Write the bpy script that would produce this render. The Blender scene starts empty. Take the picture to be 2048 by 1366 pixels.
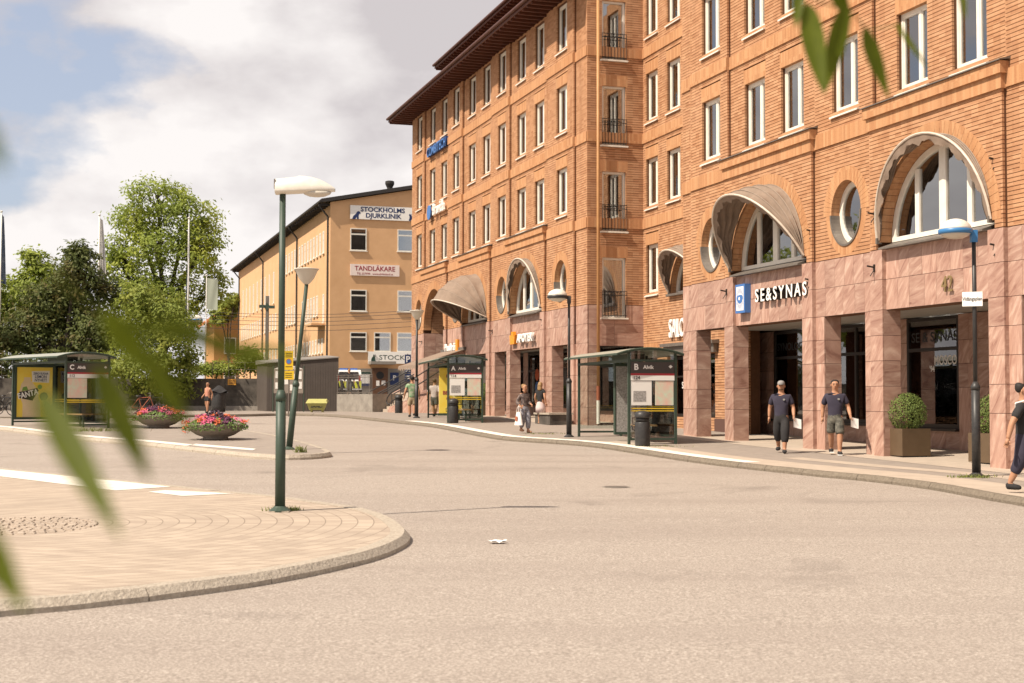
import bpy, bmesh, math, random
from mathutils import Vector, Matrix
R = math.radians
rnd = random.Random(7)
S = bpy.context.scene
COL = S.collection
# ------------------------------------------------------------------ camera, world, sun, exposure
F, PITCH, ROLL, YAW = 2844.0, R(2.367), R(0.109), R(17.47)
_cp, _sp, _cr, _sr = math.cos(PITCH), math.sin(PITCH), math.cos(ROLL), math.sin(ROLL)
_x, _y, _z = Vector((1, 0, 0)), Vector((0, _sp, -_cp)), Vector((0, _cp, _sp))
CX, CY, CZ = _cr*_x - _sr*_y, _sr*_x + _cr*_y, _z            # right, down, forward
cam_d = bpy.data.cameras.new('camera'); cam = bpy.data.objects.new('camera', cam_d); COL.objects.link(cam)
cam_d.lens, cam_d.sensor_width, cam_d.clip_start, cam_d.clip_end = 36*F/2048, 36, 0.05, 3000
cam.matrix_world = Matrix(((CX.x, -CY.x, -CZ.x, 0), (CX.y, -CY.y, -CZ.y, 0), (CX.z, -CY.z, -CZ.z, 0), (0, 0, 0, 1)))
cam_d.dof.use_dof, cam_d.dof.focus_distance, cam_d.dof.aperture_fstop = True, 38, 3.2
S.camera = cam
S.view_settings.view_transform, S.view_settings.look, S.view_settings.gamma = 'Standard', 'None', 1
S.view_settings.exposure = 0.62
SUN_AZ = Vector((-0.85, -0.527, 0)).normalized(); SUN_EL = R(50.5)
sun_dir = Vector((SUN_AZ.x*math.cos(SUN_EL), SUN_AZ.y*math.cos(SUN_EL), math.sin(SUN_EL)))
sd = bpy.data.lights.new('sun', 'SUN'); sun = bpy.data.objects.new('sun', sd); COL.objects.link(sun)
sd.energy, sd.angle, sd.color = 4.7, R(0.53), (1.0, 0.885, 0.74)
sun.rotation_euler = sun_dir.to_track_quat('Z', 'Y').to_euler(); sun.location = (-40, -20, 60)
W = bpy.data.worlds.new('World'); S.world = W; W.use_nodes = True
nt = W.node_tree; nt.nodes.clear()
def nd(t, tree=None, **kw):
    n = (tree or nt).nodes.new(t)
    for k, v in kw.items(): setattr(n, k, v)
    return n
CLOUD = (5.185, 3.3, 0.89)
def world():
    L = nt.links.new
    out, bg, sky = nd('ShaderNodeOutputWorld'), nd('ShaderNodeBackground'), nd('ShaderNodeTexSky')
    sky.sky_type = 'NISHITA'; sky.sun_disc = False; sky.sun_elevation = SUN_EL
    sky.sun_rotation = math.atan2(SUN_AZ.x, SUN_AZ.y); sky.dust_density = 2.0; sky.air_density = 1.0
    tc = nd('ShaderNodeTexCoord')
    def field(off, scale, det, rg):          # cloud density looked up along the view direction
        mp = nd('ShaderNodeMapping'); L(tc.outputs['Generated'], mp.inputs[0]); mp.inputs['Location'].default_value = off; mp.inputs['Scale'].default_value = (1.0, 1.0, 1.75)
        n = nd('ShaderNodeTexNoise'); n.inputs['Scale'].default_value = scale; n.inputs['Detail'].default_value = det; n.inputs['Roughness'].default_value = rg; L(mp.outputs[0], n.inputs['Vector'])
        h = nd('ShaderNodeTexNoise'); h.inputs['Scale'].default_value = scale*3.4; h.inputs['Detail'].default_value = 8; h.inputs['Roughness'].default_value = 0.5; L(mp.outputs[0], h.inputs['Vector'])
        q = nd('ShaderNodeMath', operation='MULTIPLY_ADD'); L(h.outputs['Fac'], q.inputs[0]); q.inputs[1].default_value = 0.26; q.inputs[2].default_value = -0.13
        w = nd('ShaderNodeMath', operation='ADD'); L(n.outputs['Fac'], w.inputs[0]); L(q.outputs[0], w.inputs[1]); return w.outputs[0]
    O = CLOUD
    n1 = field(O, 2.6, 13, 0.52); n2 = field((O[0]-0.045, O[1]-0.03, O[2]+0.075), 2.6, 13, 0.52)
    cov = nd('ShaderNodeValToRGB'); L(n1, cov.inputs[0]); cov.color_ramp.elements[0].position, cov.color_ramp.elements[1].position = 0.375, 0.43
    df = nd('ShaderNodeMath', operation='SUBTRACT'); L(n1, df.inputs[0]); L(n2, df.inputs[1])
    ma = nd('ShaderNodeMath', operation='MULTIPLY_ADD'); L(df.outputs[0], ma.inputs[0]); ma.inputs[1].default_value = 4.8; ma.inputs[2].default_value = 0.46
    shade = nd('ShaderNodeValToRGB'); L(ma.outputs[0], shade.inputs[0])
    e = shade.color_ramp.elements; e[0].position, e[0].color = 0.12, (4.3, 4.0, 4.05, 1); e[1].position, e[1].color = 0.88, (6.5, 6.2, 6.05, 1)
    mix = nd('ShaderNodeMix', data_type='RGBA'); L(cov.outputs[0], mix.inputs['Factor'])
    hs = nd('ShaderNodeMix', data_type='RGBA'); hs.inputs['Factor'].default_value = 0.55
    L(sky.outputs[0], hs.inputs['A']); hs.inputs['B'].default_value = (3.9, 4.05, 4.75, 1)
    L(hs.outputs['Result'], mix.inputs['A']); L(shade.outputs[0], mix.inputs['B'])
    L(mix.outputs['Result'], bg.inputs[0]); bg.inputs[1].default_value = 0.1
    L(bg.outputs[0], out.inputs[0])
world()
# ------------------------------------------------------------------ placing helpers
AX, NX = Vector((-math.sin(YAW), math.cos(YAW), 0)), Vector((math.cos(YAW), math.sin(YAW), 0))   # along the facades, into the facades
def ray(x, y):
    d = CX*((x-1024)/F) + CY*((y-683)/F) + CZ
    return d/d.y
def gz(Y): return -2.0 + 0.0192*Y if Y < 66 else -0.7328 + (Y-66)*0.004      # pavement level
def gnd(x, y, h=0.0):
    d = ray(x, y); lo, hi = 2.0, 500.0
    for _ in range(50):
        m = (lo+hi)/2
        if d.z*m > gz(m)+h: lo = m
        else: hi = m
    return d*lo
def at(x, y, Y): return ray(x, y)*Y
# ------------------------------------------------------------------ materials
MATS = {}
def mat(name, c, c2=None, scale=6.0, rough=0.75, metal=0.0, bump=0.0, bscale=None, detail=5, spec=0.4, coords='Object', stretch=(1, 1, 1), emit=0):
    m = bpy.data.materials.new(name); m.use_nodes = True; t = m.node_tree; L = t.links.new
    b = t.nodes['Principled BSDF']; MATS[name] = m
    b.inputs['Roughness'].default_value = rough; b.inputs['Metallic'].default_value = metal
    b.inputs['Specular IOR Level'].default_value = spec
    c = tuple(c) + (1,); b.inputs['Base Color'].default_value = c
    if emit: b.inputs['Emission Color'].default_value = c; b.inputs['Emission Strength'].default_value = emit
    tc = nd('ShaderNodeTexCoord', t); mp = nd('ShaderNodeMapping', t); mp.inputs['Scale'].default_value = stretch
    L(tc.outputs[coords], mp.inputs[0])
    if c2:
        n = nd('ShaderNodeTexNoise', t); n.inputs['Scale'].default_value = scale; n.inputs['Detail'].default_value = detail; n.inputs['Roughness'].default_value = 0.65
        L(mp.outputs[0], n.inputs['Vector'])
        rp = nd('ShaderNodeValToRGB', t); rp.color_ramp.elements[0].position, rp.color_ramp.elements[1].position = 0.32, 0.68
        rp.color_ramp.elements[0].color, rp.color_ramp.elements[1].color = c, tuple(c2)+(1,)
        L(n.outputs['Fac'], rp.inputs[0]); L(rp.outputs[0], b.inputs['Base Color'])
        m['ramp'] = rp.name
    if bump:
        n = nd('ShaderNodeTexNoise', t); n.inputs['Scale'].default_value = bscale or scale*4; n.inputs['Detail'].default_value = 4
        L(mp.outputs[0], n.inputs['Vector'])
        bp = nd('ShaderNodeBump', t); bp.inputs['Strength'].default_value = bump; bp.inputs['Distance'].default_value = 0.02
        L(n.outputs['Fac'], bp.inputs['Height']); L(bp.outputs[0], b.inputs['Normal'])
    return m
def mixcol(t, fac, a, b):
    n = nd('ShaderNodeMix', t, data_type='RGBA')
    for k, v in (('Factor', fac), ('A', a), ('B', b)):
        if hasattr(v, 'is_output'): t.links.new(v, n.inputs[k])
        else: n.inputs[k].default_value = v if k == 'Factor' else tuple(v)+(1,)
    return n.outputs['Result']
def setup(name, rough=0.8, spec=0.3):
    m = bpy.data.materials.new(name); m.use_nodes = True; MATS[name] = m
    b = m.node_tree.nodes['Principled BSDF']; b.inputs['Roughness'].default_value = rough; b.inputs['Specular IOR Level'].default_value = spec
    return m, m.node_tree, b
def noise(t, vec, scale, detail=5, rough=0.6, dist=0):
    n = nd('ShaderNodeTexNoise', t); n.inputs['Scale'].default_value = scale; n.inputs['Detail'].default_value = detail; n.inputs['Roughness'].default_value = rough; n.inputs['Distortion'].default_value = dist
    t.links.new(vec, n.inputs['Vector']); return n.outputs['Fac']
def ramp(t, fac, *stops):
    r = nd('ShaderNodeValToRGB', t); t.links.new(fac, r.inputs[0]); e = r.color_ramp.elements
    while len(e) < len(stops): e.new(0.5)
    for i, (p, c) in enumerate(stops): e[i].position = p; e[i].color = (c, c, c, 1) if isinstance(c, (int, float)) else tuple(c)+(1,)
    return r.outputs[0]
def brick_mat(name, snap, tones):
    m, t, b = setup(name, 0.85, 0.2); L = t.links.new
    tc = nd('ShaderNodeTexCoord', t)
    sn = nd('ShaderNodeVectorMath', t, operation='SNAP'); L(tc.outputs['Object'], sn.inputs[0]); sn.inputs[1].default_value = snap
    wn = nd('ShaderNodeTexWhiteNoise', t); L(sn.outputs[0], wn.inputs['Vector'])
    c1 = ramp(t, wn.outputs['Value'], (0.0, tones[0]), (0.5, tones[1]), (1.0, tones[2]))
    big = noise(t, tc.outputs['Object'], 0.55, 4)
    c2 = mixcol(t, ramp(t, big, (0.35, 0.0), (0.75, 0.35)), c1, tones[3])
    mpz = nd('ShaderNodeMapping', t); mpz.inputs['Scale'].default_value = (2.2, 2.2, 0.12); L(tc.outputs['Object'], mpz.inputs[0])
    c2 = mixcol(t, ramp(t, noise(t, mpz.outputs[0], 1.0, 6, 0.65), (0.52, 0.0), (0.78, 0.5)), c2, (0.25, 0.115, 0.055))
    fine = noise(t, tc.outputs['Object'], 38, 3)
    c3 = nd('ShaderNodeMix', t, data_type='RGBA', blend_type='MULTIPLY'); c3.inputs['Factor'].default_value = 0.5
    L(c2, c3.inputs['A']); L(ramp(t, fine, (0.3, 0.75), (0.7, 1.1)), c3.inputs['B']); L(c3.outputs['Result'], b.inputs['Base Color'])
    bp = nd('ShaderNodeBump', t); bp.inputs['Strength'].default_value = 0.25; bp.inputs['Distance'].default_value = 0.01; L(fine, bp.inputs['Height']); L(bp.outputs[0], b.inputs['Normal'])
TON = ((0.365, 0.175, 0.086), (0.445, 0.232, 0.12), (0.52, 0.29, 0.158), (0.50, 0.31, 0.195))
brick_mat('brick', (0.25, 0.25, 0.0929), TON)
brick_mat('soldier', (0.078, 0.078, 0.6), ((0.40, 0.19, 0.088), (0.46, 0.235, 0.112), (0.51, 0.285, 0.145), (0.49, 0.29, 0.165)))
mat('mortar', (0.105, 0.047, 0.022), (0.14, 0.065, 0.032), scale=8, rough=0.95)
def stone_mat():
    m, t, b = setup('pink_stone', 0.5, 0.35); L = t.links.new
    g = nd('ShaderNodeNewGeometry', t); oi = nd('ShaderNodeObjectInfo', t)
    sc = nd('ShaderNodeVectorMath', t, operation='SCALE'); sc.inputs['Scale'].default_value = 37.0
    cb = nd('ShaderNodeCombineXYZ', t)
    for i in range(3): L(oi.outputs['Random'], cb.inputs[i])
    L(cb.outputs[0], sc.inputs[0])
    ad = nd('ShaderNodeVectorMath', t, operation='ADD'); L(g.outputs['Position'], ad.inputs[0]); L(sc.outputs[0], ad.inputs[1])
    vr = nd('ShaderNodeVectorRotate', t, rotation_type='AXIS_ANGLE'); vr.inputs['Axis'].default_value = (0.95, 0.3, 0.0)
    mm = nd('ShaderNodeMath', t, operation='MULTIPLY_ADD'); mm.inputs[1].default_value = 1.5; mm.inputs[2].default_value = 0.1; L(oi.outputs['Random'], mm.inputs[0])
    L(ad.outputs[0], vr.inputs['Vector']); L(mm.outputs[0], vr.inputs['Angle'])
    mp = nd('ShaderNodeMapping', t); mp.inputs['Scale'].default_value = (1.0, 1.0, 5.2); L(vr.outputs[0], mp.inputs[0])
    v1 = noise(t, mp.outputs[0], 1.3, 7, 0.62, 0.9)
    c = ramp(t, v1, (0.31, (0.245, 0.125, 0.093)), (0.42, (0.36, 0.21, 0.16)), (0.55, (0.43, 0.27, 0.208)), (0.67, (0.53, 0.365, 0.287)))
    tone = ramp(t, oi.outputs['Random'], (0.0, 0.86), (1.0, 1.08))
    mu = nd('ShaderNodeMix', t, data_type='RGBA', blend_type='MULTIPLY'); mu.inputs['Factor'].default_value = 1.0
    L(c, mu.inputs['A']); L(tone, mu.inputs['B']); L(mu.outputs['Result'], b.inputs['Base Color'])
stone_mat()
mat('stone_joint', (0.10, 0.05, 0.038), rough=0.9)
mat('white_paint', (0.78, 0.74, 0.66), (0.70, 0.65, 0.56), scale=3, rough=0.45)
mat('sill_metal', (0.74, 0.71, 0.64), (0.62, 0.58, 0.50), scale=4, rough=0.4)
mat('grey_metal', (0.19, 0.165, 0.14), (0.14, 0.12, 0.105), scale=5, rough=0.5, metal=0.3)
mat('black_metal', (0.022, 0.021, 0.022), (0.04, 0.038, 0.036), scale=9, rough=0.45)
mat('dark_frame', (0.022, 0.016, 0.013), rough=0.4)
mat('green_metal', (0.030, 0.052, 0.036), (0.045, 0.066, 0.047), scale=7, rough=0.5)
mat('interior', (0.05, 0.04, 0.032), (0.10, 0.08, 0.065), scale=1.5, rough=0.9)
mat('curtain_light', (0.60, 0.57, 0.53), (0.42, 0.40, 0.38), scale=14, rough=0.9, stretch=(1, 1, 0.05))
mat('curtain_grey', (0.26, 0.25, 0.26), (0.18, 0.175, 0.18), scale=14, rough=0.9, stretch=(1, 1, 0.05))
mat('blind_white', (0.62, 0.58, 0.54), (0.5, 0.46, 0.43), scale=40, rough=0.8, stretch=(0.05, 0.05, 1))
mat('soffit_slats', (0.42, 0.40, 0.37), (0.30, 0.285, 0.26), scale=3, rough=0.6, stretch=(12, 0.2, 1))
mat('eave_wood', (0.115, 0.035, 0.018), (0.075, 0.024, 0.013), scale=5, rough=0.6)
mat('roof_tin', (0.10, 0.035, 0.022), (0.07, 0.026, 0.018), scale=2, rough=0.5)
mat('gutter_copper', (0.45, 0.24, 0.095), (0.38, 0.19, 0.075), scale=3, rough=0.55)
mat('awning_cloth', (0.25, 0.185, 0.14), (0.205, 0.15, 0.112), scale=5, rough=0.95, bump=0.25, bscale=14)
mat('awning_pipe', (0.55, 0.48, 0.40), rough=0.5); mat('awning_rib', (0.30, 0.235, 0.185), rough=0.7)
mat('white_letter', (0.82, 0.80, 0.76), rough=0.4)
mat('black_letter', (0.015, 0.014, 0.014), rough=0.4)
def glass_mat(name, tint, fr=0.12):
    m, t, b = setup(name, 0.02, 0.5); L = t.links.new
    t.nodes.remove(b); o = t.nodes['Material Output']
    tr, gl, mx, fn = nd('ShaderNodeBsdfTransparent', t), nd('ShaderNodeBsdfGlossy', t), nd('ShaderNodeMixShader', t), nd('ShaderNodeFresnel', t)
    tr.inputs[0].default_value = tuple(tint)+(1,); gl.inputs['Roughness'].default_value = 0.015; gl.inputs[0].default_value = (0.95, 0.95, 0.95, 1); fn.inputs[0].default_value = 1.5
    ad = nd('ShaderNodeMath', t, operation='ADD'); ad.inputs[1].default_value = fr; L(fn.outputs[0], ad.inputs[0])
    L(ad.outputs[0], mx.inputs[0]); L(tr.outputs[0], mx.inputs[1]); L(gl.outputs[0], mx.inputs[2]); L(mx.outputs[0], o.inputs[0])
glass_mat('window_glass', (0.84, 0.86, 0.86), 0.26)
glass_mat('shop_glass', (0.70, 0.71, 0.68), 0.15)
glass_mat('shelter_glass', (0.86, 0.90, 0.88), 0.03)
# ------------------------------------------------------------------ mesh helpers
class MB:
    def __init__(s, T=None): s.v, s.f, s.T, s.sm = [], [], T, False
    def add(s, vs, fs):
        o = len(s.v); s.v += [s.T(*p) if s.T else tuple(p) for p in vs]; s.f += [tuple(i+o for i in f) for f in fs]; return s
    def box(s, x0, x1, y0, y1, z0, z1):
        return s.add([(x0, y0, z0), (x1, y0, z0), (x1, y1, z0), (x0, y1, z0), (x0, y0, z1), (x1, y0, z1), (x1, y1, z1), (x0, y1, z1)],
                     [(0, 3, 2, 1), (4, 5, 6, 7), (0, 1, 5, 4), (1, 2, 6, 5), (2, 3, 7, 6), (3, 0, 4, 7)])
    def quad(s, a, b, c, d): return s.add([a, b, c, d], [(0, 1, 2, 3)])
    def cone(s, p0, p1, r0, r1=None, n=10, caps=True):
        r1 = r0 if r1 is None else r1; p0, p1 = Vector(p0), Vector(p1); d = (p1-p0).normalized()
        u = d.cross(Vector((0, 0, 1)) if abs(d.z) < 0.9 else Vector((1, 0, 0))).normalized(); w = d.cross(u)
        vs = []
        for p, r in ((p0, r0), (p1, r1)):
            for i in range(n):
                a = 2*math.pi*i/n; vs.append(tuple(p + u*(math.cos(a)*r) + w*(math.sin(a)*r)))
        fs = [(i, (i+1) % n, n+(i+1) % n, n+i) for i in range(n)]
        if caps: fs += [tuple(range(n-1, -1, -1)), tuple(range(n, 2*n))]
        return s.add(vs, fs)
    def tube(s, pts, r, n=8):
        for i in range(len(pts)-1):
            ra, rb = (r[i], r[i+1]) if isinstance(r, (list, tuple)) else (r, r)
            s.cone(pts[i], pts[i+1], ra, rb, n)
        return s
    def lathe(s, prof, n=20, c=(0, 0, 0), sx=1, sy=1):
        vs = [(c[0]+r*math.cos(2*math.pi*i/n)*sx, c[1]+r*math.sin(2*math.pi*i/n)*sy, c[2]+z) for r, z in prof for i in range(n)]
        fs = [(k*n+i, k*n+(i+1) % n, (k+1)*n+(i+1) % n, (k+1)*n+i) for k in range(len(prof)-1) for i in range(n)]
        fs += [tuple(range(n-1, -1, -1)), tuple(range((len(prof)-1)*n, len(prof)*n))]
        return s.add(vs, fs)
    def prism(s, poly, f0, f1):          # poly of 2D points; f0/f1 map (u,v)->3D for the two faces
        n = len(poly)
        return s.add([f0(*p) for p in poly] + [f1(*p) for p in poly],
                     [tuple(range(n-1, -1, -1)), tuple(range(n, 2*n))] + [(i, (i+1) % n, n+(i+1) % n, n+i) for i in range(n)])
    def grid(s, fn, nu, nv):
        return s.add([fn(i/nu, j/nv) for j in range(nv+1) for i in range(nu+1)],
                     [(j*(nu+1)+i, j*(nu+1)+i+1, (j+1)*(nu+1)+i+1, (j+1)*(nu+1)+i) for j in range(nv) for i in range(nu)])
    def mesh(s, name, m=None, smooth=False):
        me = bpy.data.meshes.new(name); me.from_pydata(s.v, [], s.f); me.validate()
        bm = bmesh.new(); bm.from_mesh(me); bmesh.ops.recalc_face_normals(bm, faces=bm.faces); bm.to_mesh(me); bm.free()
        if m: me.materials.append(MATS[m])
        if smooth:
            for p in me.polygons: p.use_smooth = True
        return me
    def build(s, name, m, parent=None, smooth=False, loc=None, rz=0):
        return obj(name, s.mesh(name, m, smooth), parent, loc, rz)
def obj(name, me, parent=None, loc=None, rz=0):
    o = bpy.data.objects.new(name, me); COL.objects.link(o)
    if parent: o.parent = parent
    if loc is not None: o.location = loc
    o.rotation_euler.z = rz; return o
def tag(o, label=None, cat=None, group=None, kind=None):
    for k, v in (('label', label), ('category', cat), ('group', group), ('kind', kind)):
        if v: o[k] = v
    return o
def thing(name, label, cat, loc=(0, 0, 0), rz=0, group=None):
    o = bpy.data.objects.new(name, None); COL.objects.link(o); o.location = loc; o.rotation_euler.z = rz; o.empty_display_size = 0.2
    return tag(o, label, cat, group)
def copy_tree(o, parent=None):
    c = o.copy(); COL.objects.link(c); c.parent = parent
    for ch in o.children: copy_tree(ch, c)
    return c
def smooth_by_angle(o, deg=35):
    me = o.data; me.polygons.foreach_set('use_smooth', [True]*len(me.polygons))
    bm = bmesh.new(); bm.from_mesh(me)
    for e in bm.edges:
        if len(e.link_faces) == 2 and e.calc_face_angle(0) > R(deg): e.smooth = False
    bm.to_mesh(me); bm.free(); return o
def text(s, size, m, parent, loc, rot, ext=0.004, name='lettering', bold=0.0, align='CENTER', wid=1.0, gap=1.0):
    cu = bpy.data.curves.new(name, 'FONT'); cu.body = s; cu.size = size; cu.extrude = ext; cu.offset = bold; cu.align_x = align; cu.align_y = 'CENTER'; cu.resolution_u = 3; cu.space_character = gap
    to = bpy.data.objects.new(name, cu); COL.objects.link(to)
    me = bpy.data.meshes.new_from_object(to.evaluated_get(bpy.context.evaluated_depsgraph_get()))
    bpy.data.objects.remove(to); bpy.data.curves.remove(cu); me.materials.clear(); me.materials.append(MATS[m])
    o = bpy.data.objects.new(name, me); COL.objects.link(o); o.parent = parent; o.location = loc; o.rotation_euler = rot; o.scale = (wid, 1, 1)
    return o
# ------------------------------------------------------------------ ground materials
def asphalt_mat():
    m, t, b = setup('asphalt', 0.9, 0.25); L = t.links.new
    g = nd('ShaderNodeNewGeometry', t); P = g.outputs['Position']
    sp = noise(t, P, 38, 4, 0.8); c = ramp(t, sp, (0.31, (0.15, 0.123, 0.103)), (0.5, (0.31, 0.264, 0.224)), (0.69, (0.56, 0.495, 0.435)))
    mid = noise(t, P, 9, 4, 0.6)
    c = mixcol(t, ramp(t, mid, (0.40, 0.0), (0.72, 0.35)), c, (0.225, 0.185, 0.155))
    mp = nd('ShaderNodeMapping', t); mp.inputs['Rotation'].default_value = (0, 0, R(-28)); mp.inputs['Scale'].default_value = (0.05, 0.32, 1); L(P, mp.inputs[0])
    big = noise(t, mp.outputs[0], 1.6, 6, 0.6)
    c = mixcol(t, ramp(t, big, (0.48, 0.0), (0.70, 0.36)), c, (0.21, 0.17, 0.145))
    st = noise(t, P, 0.42, 5, 0.55, 0.6)
    c = mixcol(t, ramp(t, st, (0.60, 0.0), (0.72, 0.5)), c, (0.16, 0.132, 0.113))
    L(c, b.inputs['Base Color'])
    bp = nd('ShaderNodeBump', t); bp.inputs['Strength'].default_value = 0.5; bp.inputs['Distance'].default_value = 0.012; L(sp, bp.inputs['Height']); L(bp.outputs[0], b.inputs['Normal'])
asphalt_mat()
def paver_mat():
    m, t, b = setup('paver', 0.9, 0.2); L = t.links.new
    g = nd('ShaderNodeNewGeometry', t); P = g.outputs['Position']
    c0 = gnd(20, 1050)
    sb = nd('ShaderNodeVectorMath', t, operation='SUBTRACT'); L(P, sb.inputs[0]); sb.inputs[1].default_value = tuple(c0)
    ml = nd('ShaderNodeVectorMath', t, operation='MULTIPLY'); ml.inputs[1].default_value = (1, 1.0, 0); L(sb.outputs[0], ml.inputs[0])
    ln = nd('ShaderNodeVectorMath', t, operation='LENGTH'); L(ml.outputs[0], ln.inputs[0])
    def saw(v, per):
        d = nd('ShaderNodeMath', t, operation='DIVIDE'); L(v, d.inputs[0]); d.inputs[1].default_value = per
        f = nd('ShaderNodeMath', t, operation='FRACT'); L(d.outputs[0], f.inputs[0])
        fl = nd('ShaderNodeMath', t, operation='FLOOR'); L(d.outputs[0], fl.inputs[0]); return f.outputs[0], fl.outputs[0]
    fr, ring = saw(ln.outputs['Value'], 0.215)
    sx = nd('ShaderNodeSeparateXYZ', t); L(ml.outputs[0], sx.inputs[0])
    an = nd('ShaderNodeMath', t, operation='ARCTAN2'); L(sx.outputs['Y'], an.inputs[0]); L(sx.outputs['X'], an.inputs[1])
    arc = nd('ShaderNodeMath', t, operation='MULTIPLY'); L(an.outputs[0], arc.inputs[0]); L(ln.outputs['Value'], arc.inputs[1])
    half = nd('ShaderNodeMath', t, operation='MULTIPLY_ADD'); L(ring, half.inputs[0]); half.inputs[1].default_value = 0.068; L(arc.outputs[0], half.inputs[2])
    fa, seg = saw(half.outputs[0], 0.14)
    cb = nd('ShaderNodeCombineXYZ', t); L(ring, cb.inputs[0]); L(seg, cb.inputs[1])
    wn = nd('ShaderNodeTexWhiteNoise', t); L(cb.outputs[0], wn.inputs['Vector'])
    c = ramp(t, wn.outputs['Value'], (0.0, (0.32, 0.255, 0.20)), (0.5, (0.37, 0.30, 0.235)), (1.0, (0.43, 0.35, 0.275)))
    dirt = noise(t, P, 1.1, 6, 0.65); c = mixcol(t, ramp(t, dirt, (0.45, 0.0), (0.72, 0.55)), c, (0.25, 0.20, 0.16))
    fine = noise(t, P, 60, 3); c = mixcol(t, ramp(t, fine, (0.4, 0.0), (0.8, 0.4)), c, (0.46, 0.39, 0.31))
    c = mixcol(t, ramp(t, fa, (0.0, 0.30), (0.06, 0.0)), c, (0.20, 0.16, 0.12))
    c = mixcol(t, ramp(t, fr, (0.0, 0.9), (0.045, 0.8), (0.075, 0.0)), c, (0.17, 0.13, 0.10))
    L(c, b.inputs['Base Color'])
paver_mat()
mat('granite', (0.44, 0.38, 0.305), (0.28, 0.235, 0.185), scale=22, rough=0.85, bump=0.8, bscale=30)
mat('granite_dark', (0.20, 0.165, 0.125), (0.13, 0.105, 0.078), scale=16, rough=0.9, bump=0.9, bscale=26)
mat('granite_yellow', (0.46, 0.33, 0.11), (0.30, 0.235, 0.15), scale=6, rough=0.85, bump=0.5, bscale=30)
mat('slab_light', (0.44, 0.36, 0.285), (0.36, 0.295, 0.235), scale=2.2, rough=0.9, bump=0.3, bscale=50)
mat('slab_dark', (0.235, 0.195, 0.165), (0.29, 0.245, 0.205), scale=3.0, rough=0.9, bump=0.3, bscale=60)
mat('white_marking', (0.80, 0.74, 0.65), (0.60, 0.54, 0.46), scale=3.5, rough=0.85, detail=9)
mat('terrain_soil', (0.12, 0.11, 0.06), (0.08, 0.09, 0.04), scale=1.5, rough=1)
mat('concrete', (0.30, 0.27, 0.23), (0.20, 0.175, 0.15), scale=2.5, rough=0.9, bump=0.3)
mat('concrete_dark', (0.040, 0.034, 0.028), (0.125, 0.108, 0.09), scale=1.3, rough=0.95, bump=0.3, detail=8)
mat('weed', (0.10, 0.14, 0.03), (0.20, 0.20, 0.05), scale=20, rough=0.8)
# ------------------------------------------------------------------ ground sheets
def sheet(name, m, poly, h, thick=0.0, parent=None, kind='structure'):
    bm = bmesh.new()
    vs = [bm.verts.new((p[0], p[1], 0)) for p in poly]; bm.faces.new(vs)
    bmesh.ops.triangulate(bm, faces=bm.faces[:])
    for Yc in (66.0,):
        bmesh.ops.bisect_plane(bm, geom=bm.verts[:]+bm.edges[:]+bm.faces[:], plane_co=(0, Yc, 0), plane_no=(0, 1, 0))
    bmesh.ops.recalc_face_normals(bm, faces=bm.faces[:])
    for f in bm.faces:
        if f.normal.z < 0: f.normal_flip()
    if thick:
        r = bmesh.ops.extrude_face_region(bm, geom=bm.faces[:]); 
        top = [e for e in r['geom'] if isinstance(e, bmesh.types.BMVert)]
        tops = set(top)
        for v in bm.verts: v.co.z = gz(v.co.y)+h - (0 if v in tops else thick)
        bmesh.ops.recalc_face_normals(bm, faces=bm.faces[:])
    else:
        for v in bm.verts: v.co.z = gz(v.co.y)+h
    me = bpy.data.meshes.new(name); bm.to_mesh(me); bm.free(); me.materials.append(MATS[m])
    o = obj(name, me, parent)
    return o if parent else tag(o, kind=kind)
def path(px, step=0.5, h=0.0):        # smooth pixel outline -> evenly spaced ground points
    P = [Vector(p) if len(p) == 3 else gnd(p[0], p[1], h) for p in px]; P = [Vector((p.x, p.y, 0)) for p in P]
    out = []
    for i in range(len(P)-1):
        p0, p1, p2, p3 = P[max(i-1, 0)], P[i], P[i+1], P[min(i+2, len(P)-1)]
        n = max(2, int((p2-p1).length/step))
        for k in range(n):
            t = k/n
            out.append(0.5*((2*p1)+(p2-p0)*t+(2*p0-5*p1+4*p2-p3)*t*t+(3*p1-p0-3*p2+p3)*t**3))
    out.append(P[-1]); return out
def offset(pts, d):                    # d>0: to the left of the walking direction
    o = []
    for i, p in enumerate(pts):
        t = (pts[min(i+1, len(pts)-1)]-pts[max(i-1, 0)]).normalized(); o.append(p+Vector((-t.y, t.x, 0))*d)
    return o
def strip(name, m, pts, d0, d1, h, parent=None):
    a, b = offset(pts, d0), offset(pts, d1)
    mb = MB()
    for i in range(len(pts)-1):
        q = [(p.x, p.y, gz(p.y)+h) for p in (a[i], a[i+1], b[i+1], b[i])]
        mb.quad(*q)
    o = mb.build(name, m, parent)
    return o if parent else tag(o, kind='structure')
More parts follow.
